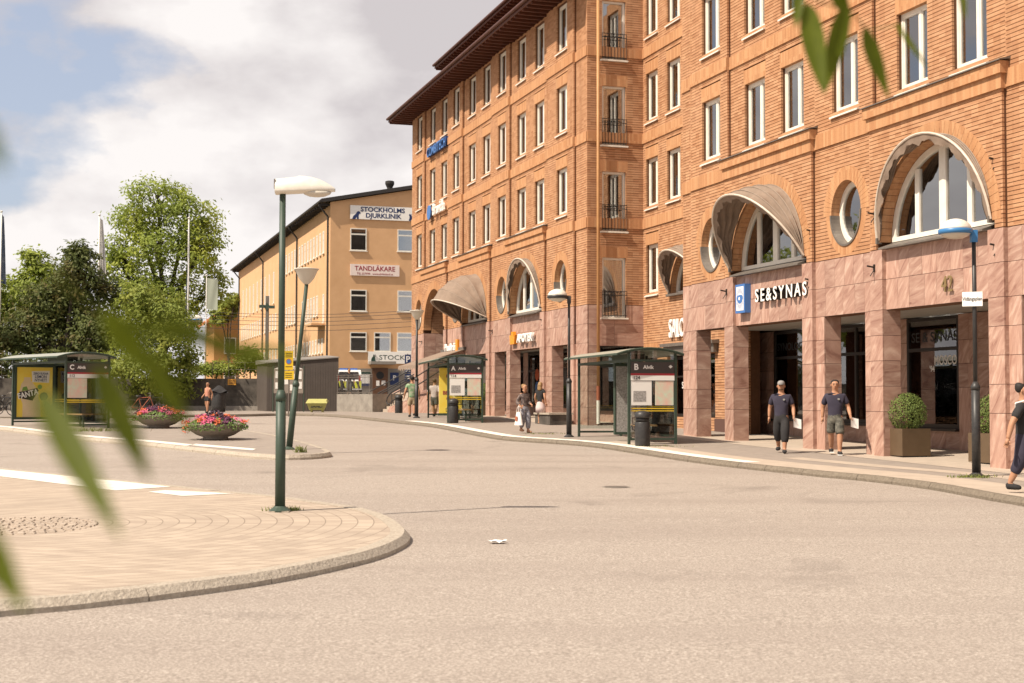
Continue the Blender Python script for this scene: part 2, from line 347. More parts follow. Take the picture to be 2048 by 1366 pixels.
def kerb(pts, side, parent, length=1.0, width=0.16, m='granite', yellow=()):
    run, cur, ys = [pts[0]], 0.0, 0
    def emit(seg, k):
        a, b = offset(seg, -0.01*side), offset(seg, width*side)
        mb = MB(); n = len(seg); vs = []
        for p, q in zip(a, b):
            j = rnd.uniform(-0.004, 0.004)
            zt = gz(p.y)+0.006+j
            vs += [(p.x, p.y, gz(p.y)-0.30), (p.x, p.y, zt-0.075), (p.x+(q.x-p.x)*0.30, p.y+(q.y-p.y)*0.30, zt), (q.x, q.y, zt), (q.x, q.y, zt-0.3)]
        fs = [(5*i+j, 5*i+(j+1) % 5, 5*i+5+(j+1) % 5, 5*i+5+j) for i in range(n-1) for j in range(5)]
        fs += [(0, 1, 2, 3, 4), tuple(5*(n-1)+j for j in (4, 3, 2, 1, 0))]
        mb.add(vs, fs); mb.build('kerb_stone', 'granite_yellow' if k in yellow else m, parent)
    k = 0
    for i in range(1, len(pts)):
        d = (pts[i]-pts[i-1]).length; cur += d; run.append(pts[i])
        if cur >= length or i == len(pts)-1:
            if len(run) > 1:
                s = list(run); t = (s[-1]-s[-2]).normalized(); s[-1] = s[-1]-t*0.012
                emit(s, k); k += 1
            run, cur = [pts[i]], 0.0
# road to the horizon
mb = MB(); xs = [-700, -200, -60, -20, 0, 20, 60, 200, 700]; ys = [-120, -20, 0, 20, 40, 66, 90, 140, 300, 1500]
mb.grid(lambda u, v: (xs[round(u*8)], ys[round(v*9)], gz(ys[round(v*9)])-0.12), 8, 9)
tag(mb.build('road', 'asphalt'), kind='structure')
# pavement along the brick building and on round behind the square
KR = path([(9.6, 3.0, 0), (2500, 1082), (2200, 1027), (2048, 998), (1985, 988), (1858, 966), (1744, 952), (1604, 939), (1392, 916), (1180, 886), (1020, 874.5), (965, 867), (866, 849), (785, 840.5), (707, 832.5), (640, 828), (560, 827), (480, 828.5), (240, 831), (0, 834), (-500, 842)])
fx = KR[-1].x
pave = sheet('pavement', 'slab_dark', [(p.x, p.y) for p in offset(KR, -0.08)] + [(fx, 150), (60, 150), (60, 3)], 0.0)
kerb(KR, -1, pave, 1.05, m='granite_dark')
nR = len(KR)
def sub(pts, xa, xb):
    return [p for p in pts if xa <= (1024+F*p.x/p.y) <= xb and p.y > 4]
strip('light_paving', 'slab_light', sub(KR, 1150, 2600), -0.165, -1.25, 0.004, pave)
strip('white_edge_marking', 'white_marking', sub(KR, 800, 1490), -0.17, -0.62, 0.008, pave)
strip('light_paving', 'slab_light', sub(KR, 1400, 2600), -1.95, -2.5, 0.004, pave)
def dsz(d, s, z=0): return NX*(19.0+d) + AX*s + Vector((0, 0, z))
q = [dsz(-0.9, 14), dsz(-0.9, 42.3), dsz(3.4, 42.3), dsz(3.4, 14)]
sheet('light_paving', 'slab_light', [(p.x, p.y) for p in q], 0.005, parent=pave)
q = [dsz(-0.7, 51.1), dsz(-0.7, 64.5), dsz(3.4, 64.5), dsz(3.4, 51.1)]
sheet('light_paving', 'slab_light', [(p.x, p.y) for p in q], 0.005, parent=pave)
# near island with arc paving
_a, _b = gnd(-420, 1262), gnd(-420, 893)
_da, _db = (_a-gnd(-200, 1232)).normalized(), (_b-gnd(0, 935)).normalized()
_ea = [tuple(_a+_da*t) for t in (15, 6, 2)]; _eb = [tuple(_b+_db*t) for t in (2, 6, 15)]
KI = path(_ea + [(-420, 1262), (-200, 1232), (0, 1206), (117, 1196), (357, 1170), (543, 1144), (673, 1119), (758, 1098), (805, 1078), (819, 1064), (812, 1052), (786, 1034), (730, 1016), (649, 1004), (567, 992.5), (478, 983.5), (353, 971), (180, 953), (0, 935), (-420, 893)] + _eb, 0.25)
isl = sheet('traffic_island', 'paver', [(p.x, p.y) for p in offset(KI, 0.08)], 0.0)
kerb(KI, 1, isl, 1.25, 0.24)
def pxpoly(name, m, pts, h, parent):
    return sheet(name, m, [tuple(gnd(x, y))[:2] for x, y in pts], h, parent=parent)
pxpoly('white_marking', 'white_marking', [(-420, 902), (0, 939), (150, 954), (345, 973.5), (232, 981.5), (0, 953), (-420, 915)], 0.006, isl)
pxpoly('white_marking', 'white_marking', [(296, 984), (330, 981), (470, 987.5), (365, 992.5)], 0.006, isl)
# platform with the far shelter
KC = path([(-420, 812), (-200, 836), (0, 855), (137, 872), (254, 881.5), (376, 894), (518, 908.5), (600, 910), (655, 906), (661, 902), (640, 893), (573, 875), (500, 862), (380, 851), (250, 843.5), (0, 836.5), (-420, 826)], 0.3)
plat = sheet('bus_platform', 'slab_dark', [(p.x, p.y) for p in offset(KC, 0.08)], 0.0)
kerb(KC, 1, plat, 1.1, yellow=set(range(8, 32, 1)) - set(range(9, 30, 3)))
i0 = max(i for i, p in enumerate(KC) if 1024+F*p.x/p.y < 376 and p.y < 46)
strip('white_edge_marking', 'white_marking', KC[:i0], 0.18, 0.62, 0.007, plat)
pxpoly('white_edge_marking', 'white_marking', [(376, 891), (392, 888), (512, 898), (505, 901)], 0.007, plat)
# setts round the manhole on the island
mb = MB(); c = gnd(22, 1052)
for k in range(1, 9):
    r = 0.13*k
    for j in range(max(5, int(2*math.pi*r/0.13))):
        a = 2*math.pi*j/max(5, int(2*math.pi*r/0.13)) + k*0.3
        x, y = c.x+r*math.cos(a), c.y+1.0*r*math.sin(a); w = 0.05+rnd.uniform(-0.006, 0.004); z = gz(y)+rnd.uniform(0.008, 0.02)
        mb.add([(x+sx*w*(1-0.2*t), y+sy*w*(1-0.2*t), z-0.05*(1-t)) for t in (0, 1) for sx, sy in ((-1, -1), (1, -1), (1, 1), (-1, 1))],
               [(4, 5, 6, 7), (0, 1, 5, 4), (1, 2, 6, 5), (2, 3, 7, 6), (3, 0, 4, 7)])
tag(mb.build('setts', 'slab_light', isl), kind='stuff')
# manhole covers and a piece of litter in the road
for (x, y, r_) in ((1232, 974, 0.24),):
    p = gnd(x, y, -0.12); o = thing('manhole_cover', 'dark round iron cover in the asphalt, %s' % 'before the right kerb', 'manhole cover', (p.x, p.y, gz(p.y)-0.118))
    MB().lathe([(r_*1.12, 0), (r_*1.12, 0.004), (r_, 0.006)], 24).build('rim', 'concrete', o)
    m = MB(); m.lathe([(r_*0.96, 0.0), (r_*0.96, 0.008)], 24)
    for i in range(-3, 4): m.box(i*r_*0.24-0.02, i*r_*0.24+0.02, -r_*0.6, r_*0.6, 0.008, 0.012)
    m.build('lid', 'grey_metal', o)
p = gnd(994, 1087, -0.12); o = thing('litter', 'crumpled white paper lying alone on the open road', 'litter', (p.x, p.y, gz(p.y)-0.118))
m = MB(); m.grid(lambda u, v: ((u-0.5)*0.2+0.03*math.sin(9*v), (v-0.5)*0.14, 0.012+0.03*abs(math.sin(5*u+3*v))), 8, 6); m.build('paper', 'white_letter', o)
# weeds along the kerbs
def weeds(x, y, n, spread, hh, h=0.0):
    m = MB(); c = gnd(x, y, h)
    for _ in range(n):
        px, py = c.x+rnd.gauss(0, spread), c.y+rnd.gauss(0, spread*0.5); z = gz(py)+h
        a = rnd.uniform(0, 6.28); L_ = hh*rnd.uniform(0.4, 1); w = 0.012; t = rnd.uniform(0.2, 0.8)*L_
        m.add([(px-w*math.sin(a), py+w*math.cos(a), z), (px+w*math.sin(a), py-w*math.cos(a), z), (px+math.cos(a)*t*0.5, py+math.sin(a)*t*0.5, z+L_*0.7), (px+math.cos(a)*t, py+math.sin(a)*t, z+L_)], [(0, 1, 2), (0, 2, 3)])
    return m
for (x, y, n, s_, hh, lab) in ((1945, 955, 200, 0.2, 0.08, 'tuft of dry grass round the foot of the blue-rimmed lamp post'), (570, 1021, 150, 0.12, 0.08, 'weeds round the foot of the near green lamp post'), (601, 905, 60, 0.08, 0.2, 'small green weed on the platform tip kerb'),
        (1090, 868, 90, 0.3, 0.07, 'thin grass in the kerb joint before the middle shelter'), (180, 862, 260, 0.7, 0.15, 'grass growing under the far shelter with the yellow poster'), (1320, 893, 80, 0.4, 0.06, 'low weeds by the bin of the middle shelter')):
    tag(weeds(x, y, n, s_, hh).build('weeds', 'weed'), lab, 'weeds', kind='stuff')
for (x0, x1, y0, y1, n) in ((1640, 1800, 948, 963, 420), (1850, 2040, 972, 1003, 500), (1250, 1500, 904, 932, 160)):
    m = MB()
    for _ in range(n):
        t = rnd.random(); k = weeds(x0+(x1-x0)*t, y0+(y1-y0)*t, 1, 0.05, 0.05, -0.12); m.add(k.v, k.f)
    tag(m.build('kerb_grass', 'weed'), 'yellowing grass along the foot of the right kerb', 'grass', kind='stuff')
# ------------------------------------------------------------------ the brick building
ZB = -1.3
bld = thing('brick_building', 'long orange brick building with pink stone arcade, arched windows and deep brown eaves', 'building', NX*19 + AX*40 + Vector((0, 0, ZB)), YAW)
def TB(d, s, z): return (d, s-40, z-ZB)
RF = (math.pi/2, 0, -math.pi/2)                 # lettering on the street facades
PIT, GAP = 0.0929, 0.016
LV = {0: 0.11, 1: 0.0, 2: -0.11}
courses, soldier, mortar = MB(TB), MB(TB), MB(TB)
def cut(iv, a, b):
    out = []
    for x0, x1 in iv:
        if b <= x0 or a >= x1: out.append((x0, x1)); continue
        if a > x0: out.append((x0, a))
        if b < x1: out.append((b, x1))
    return out
def wall(axis, c0, s0, s1, z0, z1, holes=(), thick=0.3, zph=3.68):
    """axis 'd': facade facing -d with front at d=c0, running s0..s1. axis 's': wall facing -s with front at s=c0, running d s0..s1.
    holes: ('r',a,b,za,zb) | ('a',centre,radius,spring,bottom) | ('o',centre,zc,ra,rb) ; each brick course is a bar with a recessed joint"""
    def bx(mb, f0, f1, a, b, za, zb):
        if b-a < 0.004: return
        (mb.box(f0, f1, a, b, za, zb) if axis == 'd' else mb.box(a, b, f0, f1, za, zb))
    def spans(za, zb):
        iv = [(s0, s1)]
        for h in holes:
            zm = (za+zb)/2
            if h[0] == 'r' and h[3]-1e-4 <= zm <= h[4]+1e-4: iv = cut(iv, h[1], h[2])
            elif h[0] == 'a' and h[4] <= zm < h[3]+h[2]:
                w = h[2] if zm <= h[3] else math.sqrt(max(0, h[2]**2-(zm-h[3])**2)); iv = cut(iv, h[1]-w, h[1]+w)
            elif h[0] == 'o' and abs(zm-h[2]) < h[4]:
                w = h[3]*math.sqrt(1-((zm-h[2])/h[4])**2); iv = cut(iv, h[1]-w, h[1]+w)
        return iv
    k = math.floor((z0-zph)/PIT+0.001)
    while zph+k*PIT < z1-0.01:
        a, b = max(z0, zph+k*PIT), min(z1, zph+(k+1)*PIT); k += 1
        for u, v in spans(a, b):
            bx(courses, c0, c0+0.06, u, v, a+GAP, b)
            bx(mortar, c0+0.022, c0+thick, u+0.003, v-0.003, a, b)
def sold(axis, c0, s0, s1, z0, z1, depth=0.3):
    (soldier.box(c0, c0+depth, s0, s1, z0, z1) if axis == 'd' else soldier.box(s0, s1, c0, c0+depth, z0, z1))
def unit(name, m):
    me = MB().box(-0.5, 0.5, -0.5, 0.5, -0.5, 0.5).mesh(name, m); return me
PANEL = unit('stone_panel', 'pink_stone'); JB = MB(TB)
def stone(axis, c0, s0, s1, z0, z1, pw, rows, back=0.25, jog=True):
    """cladding slabs, each its own piece, over a dark backing"""
    if axis == 'd': JB.box(c0+0.012, c0+back, s0+0.004, s1-0.004, z0, z1)
    else: JB.box(s0+0.004, s1-0.004, c0+0.012, c0+back, z0, z1)
    for i in range(len(rows)-1):
        za, zb = rows[i], rows[i+1]
        n = max(1, round((s1-s0)/pw)); xs = [s0+(s1-s0)*k/n for k in range(n+1)]
        if jog and n > 1:
            for k in range(1, n): xs[k] += rnd.uniform(-0.12, 0.12)*pw
        for k in range(n):
            a, b = xs[k]+0.004, xs[k+1]-0.004
            if k == 0: a = s0
            if k == n-1: b = s1
            o = bpy.data.objects.new('stone_panel', PANEL); COL.objects.link(o); o.parent = bld; j = rnd.uniform(0, 0.002)
            if axis == 'd': o.location = TB(c0+0.02-j, (a+b)/2, (za+zb)/2); o.scale = (0.04, b-a, zb-za-0.011)
            else: o.location = TB((a+b)/2, c0+0.02-j, (za+zb)/2); o.scale = (b-a, 0.04, zb-za-0.011)
def pier(s0, s1, d0, zg, depth=0.5, near=True, top=2.21):
    rows = [top - 0.617*k for k in range(5)] + [zg-0.02]; rows = [z for z in rows[:-1] if z > zg+0.15] + [zg-0.02]; rows.reverse()
    JB.box(d0+0.05, d0+depth-0.02, s0+0.05, s1-0.02, zg-0.02, top)
    stone('d', d0, s0+0.0, s1, zg-0.02, top, 0.36, rows, 0.1)
    stone('s', s0+0.0005, d0+0.041, d0+depth, zg-0.02, top, 0.6, rows, 0.1, False)
    JB.box(d0+depth-0.012, d0+depth, s0, s1, zg-0.02, top)
# ---- windows: prototypes shared by copies
def win_mesh(w, h, split=0.62, horiz=None):
    fr, pn, sl, cu = MB(), MB(), MB(), MB(); t = 0.085
    for a, b, c, e in ((-w/2, -w/2+t, 0, h), (w/2-t, w/2, 0, h), (-w/2+t, w/2-t, 0, t), (-w/2+t, w/2-t, h-t, h)): fr.box(0, 0.10, a, b, c, e)
    if split is not None:
        m = -w/2+w*(1-split); fr.box(0.005, 0.095, m-0.05, m+0.05, t, h-t)
        for a, b in ((-w/2+t, m-0.05), (m+0.05, w/2-t)):
            for q in ((a, a+0.035, t, h-t), (b-0.035, b, t, h-t)): fr.box(0.018, 0.08, *q)
            fr.box(0.018, 0.08, a+0.035, b-0.035, t, t+0.04); fr.box(0.018, 0.08, a+0.035, b-0.035, h-t-0.04, h-t)
    if horiz: fr.box(0.004, 0.096, -w/2+t, w/2-t, h*horiz-0.04, h*horiz+0.04)
    pn.box(0.05, 0.058, -w/2+t*0.6, w/2-t*0.6, t*0.6, h-t*0.6)
    W2 = w/2+0.05
    sl.add([(-0.20, -W2, -0.11), (-0.20, W2, -0.11), (0.03, W2, -0.015), (0.03, -W2, -0.015), (-0.20, -W2, -0.155), (-0.20, W2, -0.155), (0.03, W2, -0.07), (0.03, -W2, -0.07)],
           [(0, 3, 2, 1), (4, 5, 6, 7), (0, 1, 5, 4), (1, 2, 6, 5), (2, 3, 7, 6), (3, 0, 4, 7)])
    cu.grid(lambda u, v: (0.20+0.025*math.sin(u*44), (u-0.5)*(w-0.06), 0.03+v*(h-0.06)), 44, 1)
    return fr.mesh('window', 'white_paint'), pn.mesh('pane', 'window_glass'), sl.mesh('sill', 'sill_metal'), {k: None for k in ()}, cu
WCACHE = {}
def window(axis, c0, s, z, w, h, split=0.62, horiz=None, inset=0.13, cur=None, sill=True, parent=None):
    key = (round(w, 2), round(h, 2), split, horiz)
    if key not in WCACHE:
        f, p, sl, _, cu = win_mesh(w, h, split, horiz)
        back = MB().box(0.34, 0.36, -w/2-0.02, w/2+0.02, -0.05, h+0.05).mesh('room_shade', 'interior')
        WCACHE[key] = (f, p, sl, {c: cu.mesh('curtain', c) for c in ('curtain_light', 'curtain_grey', 'blind_white')}, back)
    f, p, sl, cs, back = WCACHE[key]
    o = obj('window', f, bld if parent is None else parent)
    o.location = TB(c0+inset, s, z) if axis == 'd' else TB(s, c0+inset, z)
    if axis == 's': o.rotation_euler.z = math.pi/2; o.scale = (1, -1, 1)
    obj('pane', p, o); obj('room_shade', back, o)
    if sill: obj('sill', sl, o)
    cur = cur or rnd.choice(('curtain_light', 'curtain_light', 'curtain_light', 'curtain_grey', 'blind_white', 'blind_white', None))
    if cur and cur != 'none': obj('curtain' if cur != 'blind_white' else 'blind', cs[cur], o)
    return o
WZ = [7.49+3.345*k for k in range(3)]; WH, WW = 1.86, 1.27
BANDS = [10.0, 13.345]
TOP = 16.15
def upper(s0, s1, lev, wins, zs=7.05, top=TOP, nf=3, ww=WW, band1=True):
    c0 = LV[lev]; holes = []
    for s in wins:
        for k in range(nf):
            z = WZ[k]; holes.append(('r', s-ww/2, s+ww/2, z-0.02, z+WH))
            if z+WH+0.42 < top: holes.append(('r', s-ww/2-0.06, s+ww/2+0.06, z+WH, z+WH+0.43)); sold('d', c0-0.002, s-ww/2-0.06, s+ww/2+0.06, z+WH, z+WH+0.43)
            window('d', c0, s, z, ww, WH)
    for zb in BANDS[:nf-1]: holes.append(('r', s0-1, s1+1, zb, zb+0.38)); sold('d', c0-0.045, s0, s1, zb, zb+0.38, 0.34)
    wall('d', c0, s0, s1, zs, top, holes)
def ring(c, zc, r0, r1, d, a0=0.0, a1=math.pi, n=40, sx=1.0, ry=None, depth=0.3):
    ry0, ry1 = (r0, r1) if ry is None else ry
    for i in range(n):
        t0, t1 = a0+(a1-a0)*i/n, a0+(a1-a0)*(i+0.94)/n
        q = [(c+rr*math.cos(t), zc+qq*math.sin(t)) for t, rr, qq in ((t0, r0, ry0), (t1, r0, ry0), (t1, r1, ry1), (t0, r1, ry1))]
        soldier.prism(q, lambda s, z: (d-0.004, s, z), lambda s, z: (d+depth, s, z))
ARCH_R, ARCH_Z = 2.12, 3.86
def arch_bay(c, hw=2.61, window_=True):
    d = LV[2]; s0, s1 = c-hw, c+hw
    wall('d', d, s0, s1, 3.68, 6.64, [('a', c, ARCH_R+0.2, ARCH_Z, 3.0)] if window_ else [('a', c, ARCH_R+0.2, ARCH_Z, -9)], 0.42)
    ring(c, ARCH_Z, ARCH_R, ARCH_R+0.42, d, depth=0.42)
    sold('d', d-0.05, s0-0.05, s1+0.05, 6.64, 6.95, 0.5); sold('d', d-0.12, s0-0.12, s1+0.12, 6.95, 7.21, 0.5)
    cap = MB(TB); cap.add([(d-0.17, s0-0.17, 7.21), (d-0.17, s1+0.17, 7.21), (0.12, s1+0.17, 7.27), (0.12, s0-0.17, 7.27), (d-0.17, s0-0.17, 7.235), (d-0.17, s1+0.17, 7.235), (0.12, s1+0.17, 7.33), (0.12, s0-0.17, 7.33)],
        [(0, 3, 2, 1), (4, 5, 6, 7), (0, 1, 5, 4), (1, 2, 6, 5), (2, 3, 7, 6), (3, 0, 4, 7)]); cap.build('ledge_flashing', 'grey_metal', bld)
    if not window_: return
    # arched window: frame ring, mullions, pane
    di = d+0.30; fr = MB(TB); n = 36; r = ARCH_R-0.02
    for i in range(n):
        t0, t1 = math.pi*i/n, math.pi*(i+1)/n
        q = [(c+rr*math.cos(t), ARCH_Z+rr*math.sin(t)) for t, rr in ((t0, r-0.15), (t1, r-0.15), (t1, r), (t0, r))]
        fr.prism(q, lambda s, z: (di, s, z), lambda s, z: (di+0.1, s, z))
    fr.box(di, di+0.1, c-r+0.15, c+r-0.15, ARCH_Z, ARCH_Z+0.11)
    for o_, w in ((0, 0.13), (-1.02, 0.085), (1.02, 0.085)):
        fr.box(di+0.004, di+0.096, c+o_-w, c+o_+w, ARCH_Z+0.11, ARCH_Z+math.sqrt((r-0.15)**2-(abs(o_)+w)**2)+0.02)
    f = fr.build('arched_window', 'white_paint', bld)
    pn = MB(TB); pn.prism([(c+(r-0.05)*math.cos(math.pi*i/24), ARCH_Z+0.03+(r-0.06)*math.sin(math.pi*i/24)) for i in range(25)], lambda s, z: (di+0.05, s, z), lambda s, z: (di+0.06, s, z)); pn.build('pane', 'window_glass', f)
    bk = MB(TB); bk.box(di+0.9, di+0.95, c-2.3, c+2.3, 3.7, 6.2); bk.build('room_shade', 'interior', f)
    sl = MB(TB); sl.add([(d-0.12, c-2.05, 3.70), (d-0.12, c+2.05, 3.70), (di+0.02, c+2.05, 3.85), (di+0.02, c-2.05, 3.85), (d-0.12, c-2.05, 3.66), (d-0.12, c+2.05, 3.66), (di+0.02, c+2.05, 3.68), (di+0.02, c-2.05, 3.68)],
        [(0, 3, 2, 1), (4, 5, 6, 7), (0, 1, 5, 4), (1, 2, 6, 5), (2, 3, 7, 6), (3, 0, 4, 7)]); sl.build('sill', 'grey_metal', f)
def oval_bay(s0, s1, c, dd=None):
    d = LV[1] if dd is None else dd; zc = 4.82; ra, rb = 0.72, 0.83
    wall('d', d, s0, s1, 3.68, 6.66, [('o', c, zc, ra+0.25, rb+0.25), ] , 0.42)
    ring(c, zc, ra, ra+0.40, d, 0, math.pi, 26, ry=(rb, rb+0.36), depth=0.42)
    fl = MB(TB); n = 24
    for i in range(n):                                  # metal lining of the lower half
        t0, t1 = math.pi+math.pi*i/n, math.pi+math.pi*(i+1)/n
        q = [(c+rr*math.cos(t), zc+qq*math.sin(t)) for t, rr, qq in ((t0, ra, rb), (t1, ra, rb), (t1, ra+0.26, rb+0.26), (t0, ra+0.26, rb+0.26))]
        soldier.prism(q, lambda s, z: (d-0.001, s, z), lambda s, z: (d+0.42, s, z))
        q = [(c+rr*math.cos(t), zc+qq*math.sin(t)) for t, rr, qq in ((t0, ra-0.02, rb-0.02), (t1, ra-0.02, rb-0.02), (t1, ra+0.035, rb+0.035), (t0, ra+0.035, rb+0.035))]
        fl.prism(q, lambda s, z: (d-0.03, s, z), lambda s, z: (d+0.26, s, z))
    fr = MB(TB); di = d+0.24; n = 36
    for i in range(n):
        t0, t1 = 2*math.pi*i/n, 2*math.pi*(i+1)/n
        q = [(c+rr*math.cos(t), zc+(rr+0.1)*math.sin(t)) for t, rr in ((t0, ra-0.14), (t1, ra-0.14), (t1, ra), (t0, ra))]
        fr.prism(q, lambda s, z: (di, s, z), lambda s, z: (di+0.09, s, z))
    f = fr.build('oval_window', 'white_paint', bld); fl.build('lining', 'grey_metal', f)
    MB(TB).prism([(c+(ra-0.05)*math.cos(2*math.pi*i/28), zc+(rb-0.05)*math.sin(2*math.pi*i/28)) for i in range(28)], lambda s, z: (di+0.04, s, z), lambda s, z: (di+0.05, s, z)).build('pane', 'window_glass', f)
    MB(TB).box(di+0.6, di+0.64, c-1, c+1, 3.8, 5.9).build('room_shade', 'interior', f)
    sold('d', d-0.045, s0, s1, 6.66, 7.05, 0.45)
def zgs(s):
    return gz((NX*19+AX*s).y)
def beam(s0, s1, d, back=0.45):
    stone('d', d, s0, s1, 2.21, 3.68, 0.5, [2.21, 2.95, 3.68], 0.1)
    JB.box(d+0.09, d+back, s0, s1, 2.215, 3.68)
    mortar.box(d+0.03, d+back, s0, s1, 2.2, 2.214)
def module(c, side_lo=None):
    """one arch bay centred c with its beam and the piers that carry it"""
    d2 = LV[2]
    beam(c-2.07, c+2.07, 0.0)
    for s0, s1 in ((c-2.61, c-2.07), (c+2.07, c+2.61)): stone('d', d2, s0, s1, 2.21, 3.68, 0.6, [2.21, 2.95, 3.68], 0.45)
    for s0 in (c-2.61, c+2.07): stone('s', s0+0.0005, d2+0.041, 0.12, 2.21, 3.68, 0.5, [2.21, 2.95, 3.68], 0.05, False) if s0 < c else stone('s', s0+0.0005, d2+0.041, 0.0, 2.21, 3.68, 0.5, [2.21, 2.95, 3.68], 0.05, False)
    pier(c-2.61, c-2.07, d2, zgs(c-2.3)); pier(c+2.07, c+2.61, d2, zgs(c+2.3))
def oval_module(s0, s1, c, op=1.0):
    beam(s0, s1, LV[1])
    if c-op > s0: pier(s0, c-op, LV[1]+0.0015, zgs(s0), 0.5)
    if c+op < s1: pier(c+op, s1, LV[1]+0.0015, zgs(s1), 0.5)
# right block
ARC_R, ARC_F = (36.12, 28.05, 19.98), (58.25, 66.2, 74.15)
for c in ARC_R: arch_bay(c); module(c); upper(c-2.61, c+2.61, 0, (c+1.05, c-1.19), zs=7.21)
for s0, s1 in ((38.73, 41.39), (30.66, 33.51), (22.59, 25.44)):
    c = (s0+s1)/2 if s0 < 38 else 40.0
    oval_bay(s0, s1, c - 0.12); oval_module(s0, s1, c, 1.0); upper(s0, s1, 1, (c-0.12,))
stone('d', LV[0], 41.39, 42.24, 2.21, 3.68, 0.42, [2.21, 2.95, 3.68], 0.45); pier(41.39, 42.24, LV[0]+0.001, zgs(42))
wall('d', LV[0], 41.39, 42.24, 3.68, TOP, [('r', 40, 43, z, z+0.38) for z in (6.66, 10.0, 13.345)])
for z in (6.66, 10.0, 13.345): sold('d', LV[0]-0.045, 41.39, 42.24, z, z+0.38)
# far block
for i, c in enumerate(ARC_F):
    arch_bay(c, 2.61, i < 2); upper(c-2.61, c+2.61, 0, (c+1.15, c-1.35), zs=7.21)
    if i < 2: module(c)
for s0, s1, c in ((52.35, 55.64, 54.0), (60.86, 63.59, 62.1), (68.81, 71.54, 70.1), (76.76, 79.62, 78.0)):
    oval_bay(s0, s1, c - 0.1); upper(s0, s1, 1, (c - 0.1 if s0 > 53 else 53.75,))
    oval_module(s0, s1, c, 0.95 if s0 < 70 else -1)
stone('d', LV[1], 76.76, 79.62, -0.8, 2.21, 0.55, [-0.8, -0.25, 0.36, 0.98, 1.6, 2.21])
for s0, s1 in ((74.15-2.61, 74.15-2.12), (74.15+2.12, 74.15+2.61)): stone('d', LV[2], s0, s1, -0.8, 3.68, 0.5, [-0.8, -0.25, 0.36, 0.98, 1.6, 2.21, 2.95, 3.68], 0.45)
stone('s', 74.15+2.12, LV[2]+0.05, 2.6, -0.8, 3.68, 0.6, [-0.8, -0.25, 0.36, 0.98, 1.6, 2.21, 2.95, 3.68], 0.2)
wall('s', 74.15+2.12, LV[2]+0.45, 2.6, 3.68, 6.2)
MB(TB).box(2.6, 2.7, 71, 77, -1, 6.5).build('passage_end', 'interior', bld)
stone('d', LV[0], 51.11, 52.35, 0-1.2, 3.68, 0.42, [-1.2, -0.26, 0.36, 0.98, 1.6, 2.21, 2.95, 3.68], 0.45)
wall('d', LV[0], 51.11, 52.35, 3.68, TOP, [('r', 50, 53, z, z+0.38) for z in (6.66, 10.0, 13.345)])
for z in (6.66, 10.0, 13.345): sold('d', LV[0]-0.045, 51.11, 52.35, z, z+0.38)
# return wall between far block and recess, facing the camera
DW = 2.44
fz = [3.2+3.345*k for k in range(5)]; fh, fw = 2.32, 0.98; dc = 1.22
holes = [('r', dc-fw/2, dc+fw/2, z, z+fh) for z in fz] + [('r', -1, 9, z, z+0.38) for z in (6.66, 10.0, 13.345)]
holes += [('r', dc-fw/2-0.08, dc+fw/2+0.08, z+fh, z+fh+0.42) for z in fz[:4]]
wall('s', 51.11, LV[0]+0.06, DW, 3.68, TOP+1, holes)
for z in fz[:4]: sold('s', 51.109, dc-fw/2-0.08, dc+fw/2+0.08, z+fh, z+fh+0.42)
for z in (6.66, 10.0, 13.345): sold('s', 51.11-0.045, LV[0], DW-0.04, z, z+0.38)
for k, z in enumerate(fz[:4]):
    w = window('s', 51.11, dc, z, fw, fh, None, None, 0.10, ('curtain_grey', 'none', 'none', 'none')[k] if k else 'blind_white', sill=False)
    sl = MB(TB).box(dc-fw/2-0.07, dc+fw/2+0.07, 51.0, 51.2, z-0.07, z-0.01).build('sill', 'sill_metal', bld)
    rl = MB(TB); a, b = dc-fw/2-0.02, dc+fw/2+0.02
    for zz in (z+1.0, z+0.86, z+0.06): rl.box(a, b, 51.04, 51.065, zz, zz+0.025)
    for i in range(9): rl.box(a+(b-a)*i/8-0.008, a+(b-a)*i/8+0.008, 51.045, 51.06, z+0.03, z+1.0)
    rl.build('balcony_rail', 'black_metal', bld)
stone('s', 51.11, LV[0]+0.06, dc-fw/2-0.02, 2.1, 3.68, 0.6, [2.1, 2.95, 3.68], 0.2); stone('s', 51.11, dc+fw/2+0.02, DW, 2.1, 3.68, 0.5, [2.1, 2.95, 3.68], 0.2)
stone('s', 51.1105, dc-fw/2-0.02, dc+fw/2+0.02, 2.1, 3.13, 0.5, [2.1, 2.95, 3.13], 0.2)
stone('s', 51.111, LV[0]+0.06, 0.55, -1.2, 2.1, 0.5, [-1.2, -0.26, 0.36, 0.98, 1.6, 2.1], 0.2)
dp = MB(TB); dp.cone((0.50, 50.95, -0.9), (0.50, 50.95, TOP), 0.06, n=12)
o = dp.build('downpipe', 'gutter_copper', bld, True); MB(TB).cone((0.50, 50.95, -0.9), (0.50, 50.95, 0.0), 0.068, n=12).build('pipe_foot', 'sill_metal', o); mat('rust_paint', (0.33, 0.10, 0.05), rough=0.6); MB(TB).cone((0.50, 50.95, 0.0), (0.50, 50.95, 0.55), 0.069, n=12).build('pipe_band', 'rust_paint', o)
